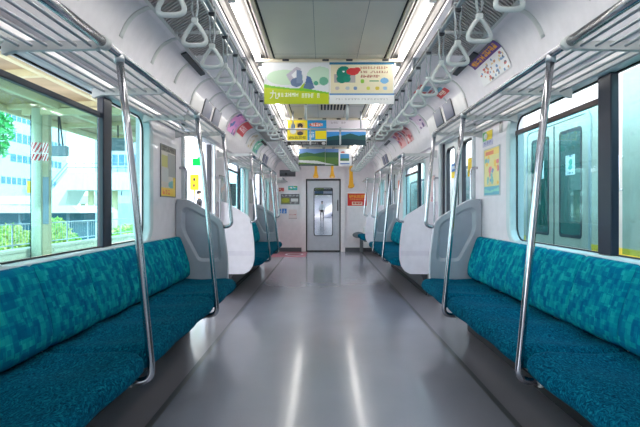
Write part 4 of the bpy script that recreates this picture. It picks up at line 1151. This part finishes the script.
# ------------------------------------------------------------------ neighbouring car seen through the end door
m = MB(); NZ0, NZ1 = END + 0.12, 60.0
m.box(-1.45, 1.45, NZ0, NZ1, -0.06, 0); o = m.build('floor_next', M['floor']); o.name = 'floor.001'; tag(o, 'floor of the next car beyond the end door', 'floor', kind='structure')
m = MB(); m.box(-1.36, 1.36, NZ0, NZ1, 2.28, 2.4); o = m.build('ceiling', M['ceil']); tag(o, 'ceiling of the next car', 'ceiling', kind='structure')
for s in (-1, 1):
    m = MB(); y = NZ0
    m.box(s * 1.36, s * 1.45, NZ0, NZ1, -0.06, 0.85); m.box(s * 1.36, s * 1.45, NZ0, NZ1, 1.75, 2.4)
    for k in range(19): m.box(s * 1.36, s * 1.45, NZ0 + 2.45 * k, NZ0 + 2.45 * k + 1.75, 0.85, 1.75)
    o = m.build('wall_%s' % SIDE[s], M['wall']); tag(o, '%s wall of the next car' % SIDE[s], 'wall', kind='structure')
m = MB(); m.box(-1.36, 1.36, NZ1, NZ1 + 0.1, -0.06, 2.4); o = m.build('wall_far', M['endwall']); tag(o, 'far wall of the next car', 'wall', kind='structure')
for k in range(3):
    for s in (-1, 1):
        lamp(s, NZ0 + 8.5 + 12.5 * k, 1.2, 'white light in the next car, %s along its %s side' % (ORD[k], SIDE[s]))
for s in (-1, 1):
    m = MB(); m.prism([(s * x, z) for x, z in PCUSH], 14.0, 50.0); m.prism([(s * x, z) for x, z in PBACK], 14.0, 50.0); m.box(s * 1.0, s * 1.35, 14.0, 50.0, 0.0, 0.365)
    tag(m.build('bench_seat', M['seat']), 'teal bench in the next car on the %s' % SIDE[s], 'bench seat', 'benches in the next car')
for k, (y, c1, c2) in enumerate(((23.0, (170, 200, 60), (240, 240, 240)), (30.0, (60, 110, 150), (240, 240, 250)))):
    P = lambda u, v: Vector((-0.52 + 1.04 * u, y, 2.22 - 0.34 * v))
    a = Art(c2); a.rect(0, 0.1, 0.5, 1, c1); a.rect(0.5, 0.7, 1, 1, (50, 60, 70)); a.rect(0, 0.7, 0.5, 1, (60, 90, 50))
    o = sheet('hanging_ad_poster', P, a, 30, 14, thick=(0, 0.002, 0)); tag(o, ('lime and white hanging poster seen through the end door', 'blue and white hanging poster deep in the next car')[k], 'poster', 'posters in the next car')
    m = MB(); 
    for x in (-0.4, 0.4): m.tube([(x, y + 0.001, 2.215), (x, y + 0.001, 2.285)], 0.006, 6)
    tag(m.build('ad_holder_rail', M['cream']), 'hangers of the %s poster in the next car' % ('lime', 'blue')[k], 'ad rail')

# ------------------------------------------------------------------ people (tiny, far)
def skin_mesh(name, verts, edges, radii, mt, parent, sub=2):
    me = bpy.data.meshes.new(name); me.from_pydata(verts, edges, []); me.update()
    o = bpy.data.objects.new(name, me); COL.objects.link(o); o.parent = parent
    md = o.modifiers.new('Skin', 'SKIN'); md.use_smooth_shade = True
    for i, r in enumerate(radii): me.skin_vertices[0].data[i].radius = (r, r) if not isinstance(r, tuple) else r
    me.skin_vertices[0].data[0].use_root = True
    sb = o.modifiers.new('Sub', 'SUBSURF'); sb.levels = sub; sb.render_levels = sub
    dg = bpy.context.evaluated_depsgraph_get(); me2 = bpy.data.meshes.new_from_object(o.evaluated_get(dg))
    o.modifiers.clear(); o.data = me2; me2.materials.clear()
    for q_ in (mt if isinstance(mt, (list, tuple)) else [mt]): me2.materials.append(q_)
    return o
def person(loc, rot, label, top, bottom, stride=0.12, h=1.68):
    root = empty('person', loc); tag(root, label, 'person')
    k = h / 1.70
    V = [(0, 0, .93), (0, 0, 1.12), (0, 0, 1.32), (0, 0, 1.44), (0, 0, 1.52), (0, -.01, 1.60),      # pelvis..neck..head
         (.18, 0, 1.38), (.22, .02, 1.13), (.22, -.10, .90), (.22, -.12, .83),
         (-.18, 0, 1.38), (-.23, .03, 1.13), (-.22, -.02, .88), (-.22, -.03, .81),
         (.09, 0, .88), (.10, -stride, .50), (.10, -stride * .6, .08), (.10, -stride * .6 - .14, .03),
         (-.09, 0, .88), (-.10, stride * .4, .50), (-.10, stride * 1.2, .08), (-.10, stride * 1.2 - .14, .03), (0, -.01, 1.67)]
    E = [(0, 1), (1, 2), (2, 3), (3, 4), (4, 5), (5, 22), (2, 6), (6, 7), (7, 8), (8, 9), (2, 10), (10, 11), (11, 12), (12, 13),
         (0, 14), (14, 15), (15, 16), (16, 17), (0, 18), (18, 19), (19, 20), (20, 21)]
    Rr = [(.14, .10), (.12, .09), (.15, .10), .06, .05, .082, .055, .042, .034, .03, .055, .042, .034, .03, .082, .056, .04, .035, .082, .056, .04, .035, .075]
    V = [(x * k, y * k, z * k) for x, y, z in V]
    b = skin_mesh('body', V, E, [tuple(q * k for q in r) if isinstance(r, tuple) else r * k for r in Rr], [M['skin'], top, bottom], root)
    for p in b.data.polygons:
        z = p.center.z / k; xx = abs(p.center.x) / k
        p.material_index = 0 if z > 1.46 or (z < 0.95 and xx > 0.19 and z > 0.6) else (1 if z > 0.98 or (xx > 0.175 and z > 0.6) else 2)
    m = MB(); m.ball((0, 0.015 * k, 1.665 * k), (.085 * k, .095 * k, .075 * k), 14)
    hr = m.build('hair', M['hair'], None, (0, 0, 0)); hr.parent = root; hr.location = (0, 0, 0)
    root.rotation_euler = (0, 0, rot)
    return root
person((CAMX + (322 - CX) * 42 / F - 0.0, 42.0, 0.0), PI, 'standing person in a pale top, seen through the end door window', M['shirt'], M['black_cloth'])

# ------------------------------------------------------------------ outside, left: platform, canopy, street
def X(x, d): return CAMX + (x - CX) * d / F
def Z(y, d): return CAMZ - (y - CY) * d / F
m = MB(); m.box(-6.35, -1.62, -6, 60, -1.0, -0.02); tag(m.build('platform', M['platform']), 'station platform outside the left windows', 'platform', kind='structure')
m = MB(); m.box(-120, 60, -20, 160, -1.7, -1.5); tag(m.build('ground', M['concrete']), 'pale ground around the station', 'ground', kind='structure')
root = empty('platform_canopy', (-4.3, 5, 3.2)); tag(root, 'cream steel platform canopy over the left platform', 'canopy')
m = MB(); m.prism([(-2.2, 3.50), (-6.9, 3.30), (-6.9, 3.34), (-2.2, 3.54)], -6, 17, 'Y'); m.build('roof_deck', M['deck'], root)
for k in range(9):
    m = MB(); m.prism([(-2.2, 3.36 + 0.0), (-6.8, 3.20), (-6.8, 3.31), (-2.2, 3.5)], -3.9 + 2.43 * k, -3.78 + 2.43 * k, 'Y'); m.build('rafter', M['beam'], root)
for x in (-2.25, -3.4, -4.6, -5.7, -6.85):
    m = MB(); z = 3.5 + (x + 2.2) * 0.0426; m.box(x - 0.05, x + 0.05, -6, 17, z - 0.16, z - 0.01); m.build('purlin', M['beam'], root)
m = MB(); m.tube([(-3.0, -5, 3.22), (-3.0, 8, 3.22), (-3.3, 9.0, 3.2), (-3.3, 16, 3.2)], 0.03, 8); m.tube([(-4.1, -5, 3.22), (-4.1, 16, 3.22)], 0.02, 8); m.build('conduit', M['plastic_grey'], root)
for (d, lab) in ((10.7, 'with red and white striped band'), (-0.5, 'beside the camera')):
    px = X(37.5, 10.7)
    root = empty('platform_pillar', (px, d, -0.02)); tag(root, 'pale platform pillar %s' % lab, 'pillar')
    m = MB(); m.tube([(px, d, -0.02), (px, d, 3.22)], 0.115, 20); m.build('pillar_shaft', M['pillar'], root)
    m = MB(); m.box(px + 0.13, px + 0.26, d - 0.05, d + 0.08, -0.02, 3.22); m.build('side_post', M['pillar_brown'], root)
    m = MB(); m.box(px + 0.15, px + 0.27, d - 0.07, d - 0.05, 0.75, 1.75); m.build('cable_duct', M['sign_grey'], root)
    m = MB(); m.box(px - 0.3, -2.3, d - 0.07, d + 0.07, 3.08, 3.22); m.build('cross_beam', M['beam'], root)
    z0, z1 = Z(161, 10.7), Z(143, 10.7)
    class Str:
        base = (240, 240, 240)
        def __init__(self, k=0): self.k = k
        def at(self, u, v): return (204, 34, 52) if (u * (9 if v < 2 and self.k == 0 else 2.2) + v * 2.5) % 1 < 0.55 and abs(v - 0.6) > 0.03 else (244, 240, 240)
    sheet('striped_band', lambda u, v: Vector((px + 0.119 * math.cos(2 * PI * u), d + 0.119 * math.sin(2 * PI * u), z1 + (z0 - z1) * v)), Str(), 64, 16, root)
    sheet('striped_band', lambda u, v: Vector((px + 0.128 + 0.134 * u, d - 0.053, z1 + (z0 - z1) * v)), Str(1), 24, 16, root, thick=(0, 0.002, 0))
    m = MB(); m.box(px - 0.19, px - 0.13, d - 0.06, d, Z(193, 10.7), Z(181, 10.7)); m.build('yellow_box', M['yellow'], root)
    m = MB(); m.tube([(px - 0.13, d - 0.02, -0.02), (px - 0.13, d - 0.02, 3.1)], 0.012, 6); m.build('cable', M['clip'], root)
root = empty('hanging_sign', (X(58, 11.9), 11.9, 2.3)); tag(root, 'blue-grey sign box hung from the canopy beside the striped pillar', 'sign')
m = MB(); m.box(X(49, 11.9), X(67.5, 11.9), 11.85, 11.98, Z(156, 11.9), Z(146, 11.9)); bevel(m.build('sign_box', M['sign_grey'], root), 0.01)
m = MB()
m.tube([(X(59, 11.9), 11.9, Z(146, 11.9)), (X(58.5, 11.9), 11.9, 3.27)], 0.02, 6); m.tube([(X(63, 11.9), 11.9, Z(146, 11.9)), (X(59.5, 11.9), 11.9, 3.27)], 0.02, 6); m.build('sign_hanger', M['clip'], root)
root = empty('hanging_sign', (X(118, 13), 13, 2.6)); tag(root, 'grey-green sign board seen through the narrow left pane', 'sign')
m = MB(); m.box(X(111, 13), X(125, 13), 12.95, 13.03, Z(151, 13), Z(138, 13)); m.build('sign_box', M['sign_grey'], root)
m = MB(); m.tube([(X(118, 13), 13, Z(138, 13)), (X(118, 13), 13, 3.24)], 0.02, 6); m.build('sign_hanger', M['clip'], root)
# parapet wall, fence
m = MB(); m.box(-6.62, -6.42, -6, 60, -1.5, 0.20); m.box(-6.66, -6.38, -6, 60, 0.16, 0.22); m.box(-6.42, -6.39, -6, 60, 0.02, 0.06)
for k in range(30): m.box(-6.42, -6.40, -5 + 2.1 * k, -4.94 + 2.1 * k, -1.4, 0.16)
tag(m.build('parapet_wall', M['concrete']), 'low pale concrete wall along the back of the platform', 'wall', kind='structure')
root = empty('mesh_fence', (-7.0, 10, 0)); tag(root, 'thin grey railing fence behind the low concrete wall', 'fence')
m = MB()
for k in range(21): m.tube([(-7.0, 4 + 1.2 * k, -1.5), (-7.0, 4 + 1.2 * k, 0.74)], 0.02, 6)
m.build('fence_posts', M['steel_sat'], root)['kind'] = 'stuff'
m = MB()
for z in (0.72, 0.25): m.tube([(-7.0, 4, z), (-7.0, 28, z)], 0.014, 6)
for k in range(200): m.box(-7.003, -6.997, 4 + 0.12 * k, 4.006 + 0.12 * k, 0.25, 0.72)
m.build('fence_mesh', M['steel_sat'], root)['kind'] = 'stuff'

def foliage(c, r, n, size, mt, parent, seed):
    rg = random.Random(seed); m = MB(); c = Vector(c)
    vs = []; fs = []
    for i in range(n):
        while True:
            p = Vector((rg.uniform(-1, 1), rg.uniform(-1, 1), rg.uniform(-1, 1)))
            if 0.25 < p.length < 1 + 0.12 * math.sin(9 * p.x + 5 * p.z): break
        q_ = c + Vector((p.x * r[0], p.y * r[1], p.z * r[2]))
        a = Vector((rg.uniform(-1, 1), rg.uniform(-1, 1), rg.uniform(-0.4, 1))).normalized(); b = a.cross(Vector((rg.uniform(-1, 1), rg.uniform(-1, 1), 0.3))).normalized()
        s_ = size * rg.uniform(0.6, 1.3); k = len(vs)
        vs += [q_ - a * s_, q_ + b * s_ * 0.5, q_ + a * s_, q_ - b * s_ * 0.5]; fs.append((k, k + 1, k + 2, k + 3))
    m.add(vs, fs, False); return m.build('foliage', mt, parent, fix=False)
def shrub(px, py, d, rw, rh, mt, label, seed, mt2=None, n=900, leaf=0.06):
    c = at(px, py, d); root = empty('shrub', (c.x, c.y, -1.5)); tag(root, label, 'shrub', 'shrubs behind the platform wall')
    foliage(c, (rw, rw, rh), n, leaf, mt, root, seed)
    if mt2: foliage(c + Vector((0, -0.1, 0.05)), (rw * 0.9, rw * 0.9, rh), n // 3, leaf, mt2, root, seed + 50)
    m = MB()
    for k in range(5):
        a = 2 * PI * k / 5; m.tube([(c.x + 0.04 * math.cos(a), c.y, -1.5), (c.x + rw * 0.5 * math.cos(a), c.y + rw * 0.4 * math.sin(a), c.z - rh * 0.2)], [0.03, 0.015], 6)
    m.build('stem', M['bark'], root)
shrub(10, 240, 13.4, 0.42, 0.42, M['leaf_yellow'], 'yellow-green shrub at the far left of the picture', 1, M['leaf'])
shrub(27, 243, 14.2, 0.36, 0.30, M['leaf'], 'lower green shrub just left of the striped pillar', 2, M['leaf_yellow'])
shrub(57, 234, 16.4, 0.42, 0.52, M['leaf_yellow'], 'tall pale shrub just right of the striped pillar', 3, M['leaf'])
shrub(70, 242, 17.5, 0.34, 0.30, M['leaf'], 'small green shrub behind the railing fence', 4, M['leaf_yellow'])
shrub(128, 236, 24, 0.8, 0.55, M['leaf'], 'green shrub seen at the bottom of the narrow left pane', 6, M['leaf_yellow'], 1200, 0.09)
c = at(-16, 128, 18); root = empty('street_tree', (c.x, c.y, -1.5)); tag(root, 'fresh green tree at the left edge of the picture', 'tree')
foliage(c, (0.9, 0.9, 1.15), 2600, 0.10, M['leaf_dark'], root, 9)
m = MB(); m.tube([(c.x, c.y, -1.5), (c.x + 0.05, c.y, 1.5), (c.x, c.y, c.z)], [0.14, 0.10, 0.04], 8); m.build('trunk', M['bark'], root)

# buildings
def building(x0, x1, y0, y1, z1, label, bands, side='x', mt=None):
    root = empty('building', ((x0 + x1) / 2, (y0 + y1) / 2, -1.5)); tag(root, label, 'building', 'buildings across the street')
    m = MB(); m.box(x0, x1, y0, y1, -1.5, z1); m.build('building_wall', mt or M['bldg'], root)
    for (a, b, za, zb) in bands:
        m = MB()
        if side == 'x':
            m.box(x1 - 0.05, x1 + 0.04, a, b, za, zb)
            n = max(1, int((b - a) / 1.2)); w = MB()
            for k in range(1, n): w.box(x1 + 0.03, x1 + 0.07, a + (b - a) * k / n - 0.05, a + (b - a) * k / n + 0.05, za, zb)
        else:
            m.box(a, b, y0 - 0.04, y0 + 0.05, za, zb)
            n = max(1, int((b - a) / 1.2)); w = MB()
            for k in range(1, n): w.box(a + (b - a) * k / n - 0.05, a + (b - a) * k / n + 0.05, y0 - 0.07, y0 - 0.03, za, zb)
        f = m.build('window_band', M['bldg_win'], root)
        if w.v: w.build('window_mullions', M['white'], f)
    m = MB(); m.box(x0 - 0.3, x1 + 0.3, y0 - 0.3, y1 + 0.3, z1, z1 + 0.5); m.build('roof_edge', M['white'], root)
building(-60, -45, 56, 88, 21, 'large white building with rows of blue windows on the far left', [(71, 77, 13.9, 15.2), (72, 77.5, 10.8, 12.2), (72, 79, 7.9, 9.0), (80, 86, 10.8, 12.2), (80, 86, 7.9, 9.0), (66, 87, 4.6, 5.6)])
building(-42, -24, 92, 110, 22, 'pale tower behind the footbridge', [(-40, -34, 14, 16), (-40, -34, 9, 11), (-32, -26, 14, 16), (-32, -26, 9, 11)], 'y')
building(-22, -12, 62, 84, 17, 'white building seen through the narrow pane', [(63, 70, 12, 14), (63, 70, 8, 10), (72, 82, 12, 14), (72, 82, 8, 10)])
building(-11, -7.6, 36, 58, 12, 'white house front seen through the open side door', [(37, 42, 6, 7.2), (44, 50, 6, 7.2), (37, 42, 3, 4), (44, 50, 3, 4)])
# footbridge
root = empty('footbridge', (-11, 31, -1.5)); tag(root, 'white footbridge with stairs and railing beyond the wall', 'footbridge')
d = 30.0
m = MB(); m.box(X(67, d), -8.5, 30, 32.6, Z(190, d), Z(172, d)); m.build('bridge_deck', M['foot'], root)
m = MB(); m.prism([(X(67, d), Z(172, d)), (X(40, d), Z(204, d)), (X(40, d), Z(216, d)), (X(54, d), Z(212, d)), (X(67, d), Z(190, d))], 30, 32.4); m.build('stair_flight', M['foot'], root)
m = MB(); m.prism([(-8.9, Z(172, d)), (-6.9, 0.2), (-6.9, -0.9), (-8.9, Z(188, d))], 29.9, 32.4); m.build('stair_flight', M['foot'], root)
for px in (81, 106):
    m = MB(); m.tube([(X(px, d), 31.3, -1.5), (X(px, d), 31.3, Z(190, d))], 0.18, 12); m.build('bridge_column', M['beam'], root)
m = MB()
for py in (163, 167.5): m.tube([(X(67, d), 30.05, Z(py, d)), (-8.6, 30.05, Z(py, d))], 0.03, 6); m.tube([(X(67, d), 30.05, Z(py, d)), (X(40, d), 30.05, Z(py + 32, d))], 0.03, 6)
for k in range(14):
    x = X(67, d) + 0.5 * k; m.tube([(x, 30.05, Z(172, d)), (x, 30.05, Z(163, d))], 0.02, 6)
m.build('bridge_railing', M['sign_grey'], root)
root = empty('footbridge', (-19, 50, -1.5)); tag(root, 'second pale walkway farther away, carrying a walking person', 'footbridge')
m = MB(); m.box(-25, -14, 48.5, 52, 1.55, 2.33); m.build('bridge_deck', M['foot'], root)
for x in (-24, -15): m = MB(); m.tube([(x, 50, -1.5), (x, 50, 1.55)], 0.25, 10); m.build('bridge_column', M['beam'], root)
person((X(123.5, 50), 49.5, 2.33), PI * 0.9, 'tiny person in blue walking on the far walkway', M['blue_cloth'], M['navy_cloth'], 0.15)
# low shelter roof and shutter
root = empty('street_shelter', (X(35, 22), 23.5, -1.5)); tag(root, 'low white roofed shelter with dark blue front behind the shrubs', 'shelter')
m = MB(); m.prism([(X(-30, 22), Z(205, 22)), (X(72, 22), Z(205.5, 22)), (X(81, 22), Z(213, 22)), (X(-30, 22), Z(213, 22))], 22, 26); m.build('shelter_roof', M['foot'], root)
m = MB(); m.box(X(-28, 22.5), X(62, 22.5), 23.2, 25.8, -1.5, Z(213, 22)); m.build('shelter_front', M['dark_shade'], root)
for px in (-20, 20, 68): m = MB(); m.tube([(X(px, 22.4), 22.4, -1.5), (X(px, 22.4), 22.4, Z(213, 22))], 0.06, 8); m.build('shelter_post', M['sign_grey'], root)
m = MB(); m.box(X(-20, 40), X(34, 40), 40, 43, 1.4, 2.1)
root = empty('street_overpass', (X(10, 40), 41, -1.5)); tag(root, 'white overpass band low behind the striped pillar', 'overpass'); m.build('overpass_deck', M['foot'], root)
for px in (2, 14, 27): m = MB(); m.box(X(px, 40), X(px, 40) + 0.4, 41, 41.5, -1.5, 1.4); m.build('overpass_column', M['sign_grey'], root)
# signs seen through the open side door
d = 11.5
root = empty('platform_sign', (X(190, d), d, 2.2)); tag(root, 'white hanging sign with a column of red characters, seen through the open door', 'sign')
m = MB(); m.box(X(183.5, d), X(197, d), d, d + 0.06, Z(158, d), Z(134, d)); m.build('sign_board', M['white_sign'], root)
m = MB()
for k in range(5):
    y = 138 + k * 4
    m.box(X(184.8, d), X(187.4, d), d - 0.008, d, Z(y + 0.6, d), Z(y, d)); m.box(X(185.9, d), X(186.5, d), d - 0.008, d, Z(y + 3, d), Z(y, d)); m.box(X(184.8, d), X(187.6, d), d - 0.008, d, Z(y + 2.8, d), Z(y + 2.2, d))
m.build('red_characters', M['text_red'], root)
m = MB(); m.tube([(X(186, d), d + 0.03, Z(134, d)), (X(186, d), d + 0.03, 3.24)], 0.015, 6); m.tube([(X(195, d), d + 0.03, Z(134, d)), (X(195, d), d + 0.03, 3.24)], 0.015, 6); m.build('sign_hanger', M['clip'], root)
d = 14.5
root = empty('exit_sign', (X(196, d), d, 2.4)); tag(root, 'green lit sign seen through the open side door', 'sign')
m = MB(); m.box(X(192.5, d), X(201, d), d, d + 0.1, Z(165.5, d), Z(157, d)); m.build('sign_box', M['green_sign'], root)
m = MB(); m.tube([(X(196, d), d + 0.05, Z(157, d)), (X(196, d), d + 0.05, 3.24)], 0.015, 6); m.build('sign_hanger', M['clip'], root)
root = empty('yellow_sign', (X(194, d), 16, -0.02)); tag(root, 'yellow lit sign on a post below the green one', 'sign')
d = 16.0
m = MB(); m.box(X(190, d), X(198, d), d, d + 0.12, Z(190, d), Z(174.5, d)); m.build('sign_box', M['yellow_sign'], root)
m = MB(); m.box(X(193, d), X(195, d), d - 0.01, d, Z(187, d), Z(184, d)); m.box(X(193, d), X(195.5, d), d - 0.01, d, Z(181, d), Z(178, d)); m.build('sign_marks', M['text_black'], root)
m = MB(); m.tube([(X(194, d), d + 0.06, -0.02), (X(194, d), d + 0.06, Z(190, d))], 0.03, 8); m.build('sign_post', M['steel_sat'], root)
person((X(199.5, 17), 17.0, -0.02), PI / 2, 'person in black standing on the platform by the open door', M['black_cloth'], M['black_cloth'], 0.1)
d = 20.0
root = empty('platform_sign', (X(231, d), d, -0.02)); tag(root, 'white and dark timetable board seen in the farther left window', 'sign')
m = MB(); m.box(X(227, d), X(236, d), d, d + 0.1, Z(183, d), Z(173, d)); m.build('sign_board', M['white_sign'], root)
m = MB(); m.box(X(227, d), X(236, d), d, d + 0.1, Z(206, d), Z(183.5, d)); m.build('sign_board', M['black'], root)
m = MB(); m.tube([(X(231, d), d + 0.05, -0.02), (X(231, d), d + 0.05, Z(206, d))], 0.03, 8); m.build('sign_post', M['steel_sat'], root)

# ------------------------------------------------------------------ outside, right: train on the next track
TX = 2.32
root = empty('neighbouring_train', (TX + 1.4, 8, -1.2)); tag(root, 'silver commuter train with a yellow stripe standing outside the right windows', 'train')
def zc(z): return z
bp = [(TX + 0.02, -0.9), (TX, -0.2), (TX, 2.15), (TX + 0.04, 2.35), (TX + 0.16, 2.52), (TX + 0.5, 2.68), (TX + 1.4, 2.75), (TX + 2.3, 2.68), (TX + 2.78, 2.3), (TX + 2.8, -0.9)]
m = MB()
bpt = [(x, z) for x, z in bp if z <= 2.4]
m.prism([(TX + 0.02, -0.9), (TX, -0.2), (TX, 2.15), (TX + 0.04, 2.35), (TX + 2.76, 2.35), (TX + 2.8, -0.9)], -6, 30); m.build('train_body', M['train'], root)
m = MB(); m.prism([(TX + 0.038, 2.34), (TX + 0.16, 2.52), (TX + 0.5, 2.68), (TX + 1.4, 2.75), (TX + 2.3, 2.68), (TX + 2.76, 2.34)], -6, 30); m.build('train_roof', M['train_roof'], root)
m = MB(); m.box(TX - 0.004, TX, -6, 30, 0.69, 0.765); m.build('yellow_band', M['yellow'], root)
m = MB(); m.box(TX + 0.3, TX + 2.5, -6, 30, -1.5, -0.9); m.build('underframe', M['dark'], root)
for dc in (0.17, 5.11, 10.05, 14.99):
    m = MB(); m.ring(rrect(dc - 0.70, dc + 0.70, -0.05, 1.97, 0.10), rrect(dc - 0.665, dc + 0.665, -0.01, 1.94, 0.08), TX - 0.012, TX, 'X'); m.build('door_surround', M['alu'], root)
    for k, yc in enumerate((dc - 0.33, dc + 0.33)):
        m = MB(); m.box(TX - 0.008, TX, yc - 0.325, yc + 0.325, 0.0, 1.92); lf = m.build('train_door', M['train_door'], root)
        m = MB(); m.ring(rrect(yc - 0.215, yc + 0.215, 0.80, 1.84, 0.04), rrect(yc - 0.19, yc + 0.19, 0.83, 1.81, 0.03), TX - 0.013, TX - 0.007, 'X'); m.build('window_rubber', M['clip'], lf)
        m = MB(); m.box(TX - 0.0105, TX - 0.007, yc - 0.20, yc + 0.20, 0.82, 1.82); m.build('door_window', M['train_glass'], lf)
        P = lambda u, v, yc=yc: Vector((TX - 0.0125, yc + 0.10 - 0.18 * u - 0.02, 1.59 - 0.19 * v))
        a = Art((236, 246, 244)); a.ell(0.55, 0.35, 0.2, 0.16, (60, 190, 160)); a.ell(0.5, 0.62, 0.25, 0.12, (90, 200, 180)); a.text(0.1, 0.02, 0.9, 0.12, (90, 130, 150), 8, 3); a.text(0.2, 0.84, 0.8, 0.94, (100, 150, 160), 5, 4)
        sheet('window_sticker', P, a, 18, 20, lf, thick=(0.0015, 0, 0))
    m = MB(); m.box(TX - 0.012, TX, dc - 0.006, dc + 0.006, 0.0, 1.92); m.build('door_gap', M['clip'], root)
for wc in (-2.3, 2.64, 7.58, 12.52):
    m = MB(); m.ring(rrect(wc - 0.98, wc + 0.98, 0.78, 1.78, 0.12), rrect(wc - 0.93, wc + 0.93, 0.83, 1.73, 0.09), TX - 0.01, TX, 'X'); m.build('window_surround', M['clip'], root)
    m = MB(); m.box(TX - 0.006, TX, wc - 0.94, wc + 0.94, 0.82, 1.74); m.build('side_window', M['train_glass'], root)
m = MB(); m.tube([(TX - 0.03, 3.96, 1.22), (TX - 0.03, 3.96, 1.50)], 0.01, 6); m.tube([(TX - 0.03, 3.96, 1.23), (TX, 3.96, 1.23)], 0.008, 6); m.tube([(TX - 0.03, 3.96, 1.49), (TX, 3.96, 1.49)], 0.008, 6); m.build('side_handle', M['white'], root)

# ------------------------------------------------------------------ world, sun, camera
w = bpy.data.worlds.new('sky'); SC.world = w; w.use_nodes = True; nt = w.node_tree; nt.nodes.clear()
wo = nt.nodes.new('ShaderNodeOutputWorld'); bg = nt.nodes.new('ShaderNodeBackground')
tc = nt.nodes.new('ShaderNodeTexCoord'); sx = nt.nodes.new('ShaderNodeSeparateXYZ'); cr = nt.nodes.new('ShaderNodeValToRGB')
nt.links.new(tc.outputs['Generated'], sx.inputs[0]); nt.links.new(sx.outputs['Z'], cr.inputs['Fac'])
cr.color_ramp.elements[0].position = 0.0; cr.color_ramp.elements[0].color = (0.93, 0.97, 1.0, 1)
cr.color_ramp.elements[1].position = 0.9; cr.color_ramp.elements[1].color = (0.50, 0.70, 1.0, 1)
nt.links.new(cr.outputs['Color'], bg.inputs['Color']); bg.inputs['Strength'].default_value = 2.2
nt.links.new(bg.outputs[0], wo.inputs[0])
sl = bpy.data.lights.new('sun', 'SUN'); sl.energy = 1.6; sl.angle = 0.02; sl.color = (1.0, 0.96, 0.88)
so = bpy.data.objects.new('sun', sl); COL.objects.link(so)
dirv = Vector((-0.72, 0.42, -0.42)); so.rotation_euler = dirv.to_track_quat('-Z', 'Y').to_euler()

cam = bpy.data.cameras.new('camera'); co = bpy.data.objects.new('camera', cam); COL.objects.link(co)
co.location = (CAMX, 0, CAMZ); co.rotation_euler = (PI / 2, 0, 0)
cam.sensor_width = 36; cam.lens = F / 640 * 36; cam.shift_x = -(CX - 320) / 640; cam.shift_y = -(213.5 - CY) / 640
cam.clip_start = 0.02; cam.clip_end = 500
SC.camera = co
SC.view_settings.view_transform = 'Standard'; SC.view_settings.look = 'None'; SC.view_settings.gamma = 1
SC.view_settings.exposure = 1.85
SC.view_settings.use_curve_mapping = False
SC.cycles.use_denoising = True
SC.cycles.max_bounces = 10; SC.cycles.diffuse_bounces = 5; SC.cycles.glossy_bounces = 5; SC.cycles.transparent_max_bounces = 16
SC.cycles.sample_clamp_indirect = 8
SC.cycles.use_fast_gi = False
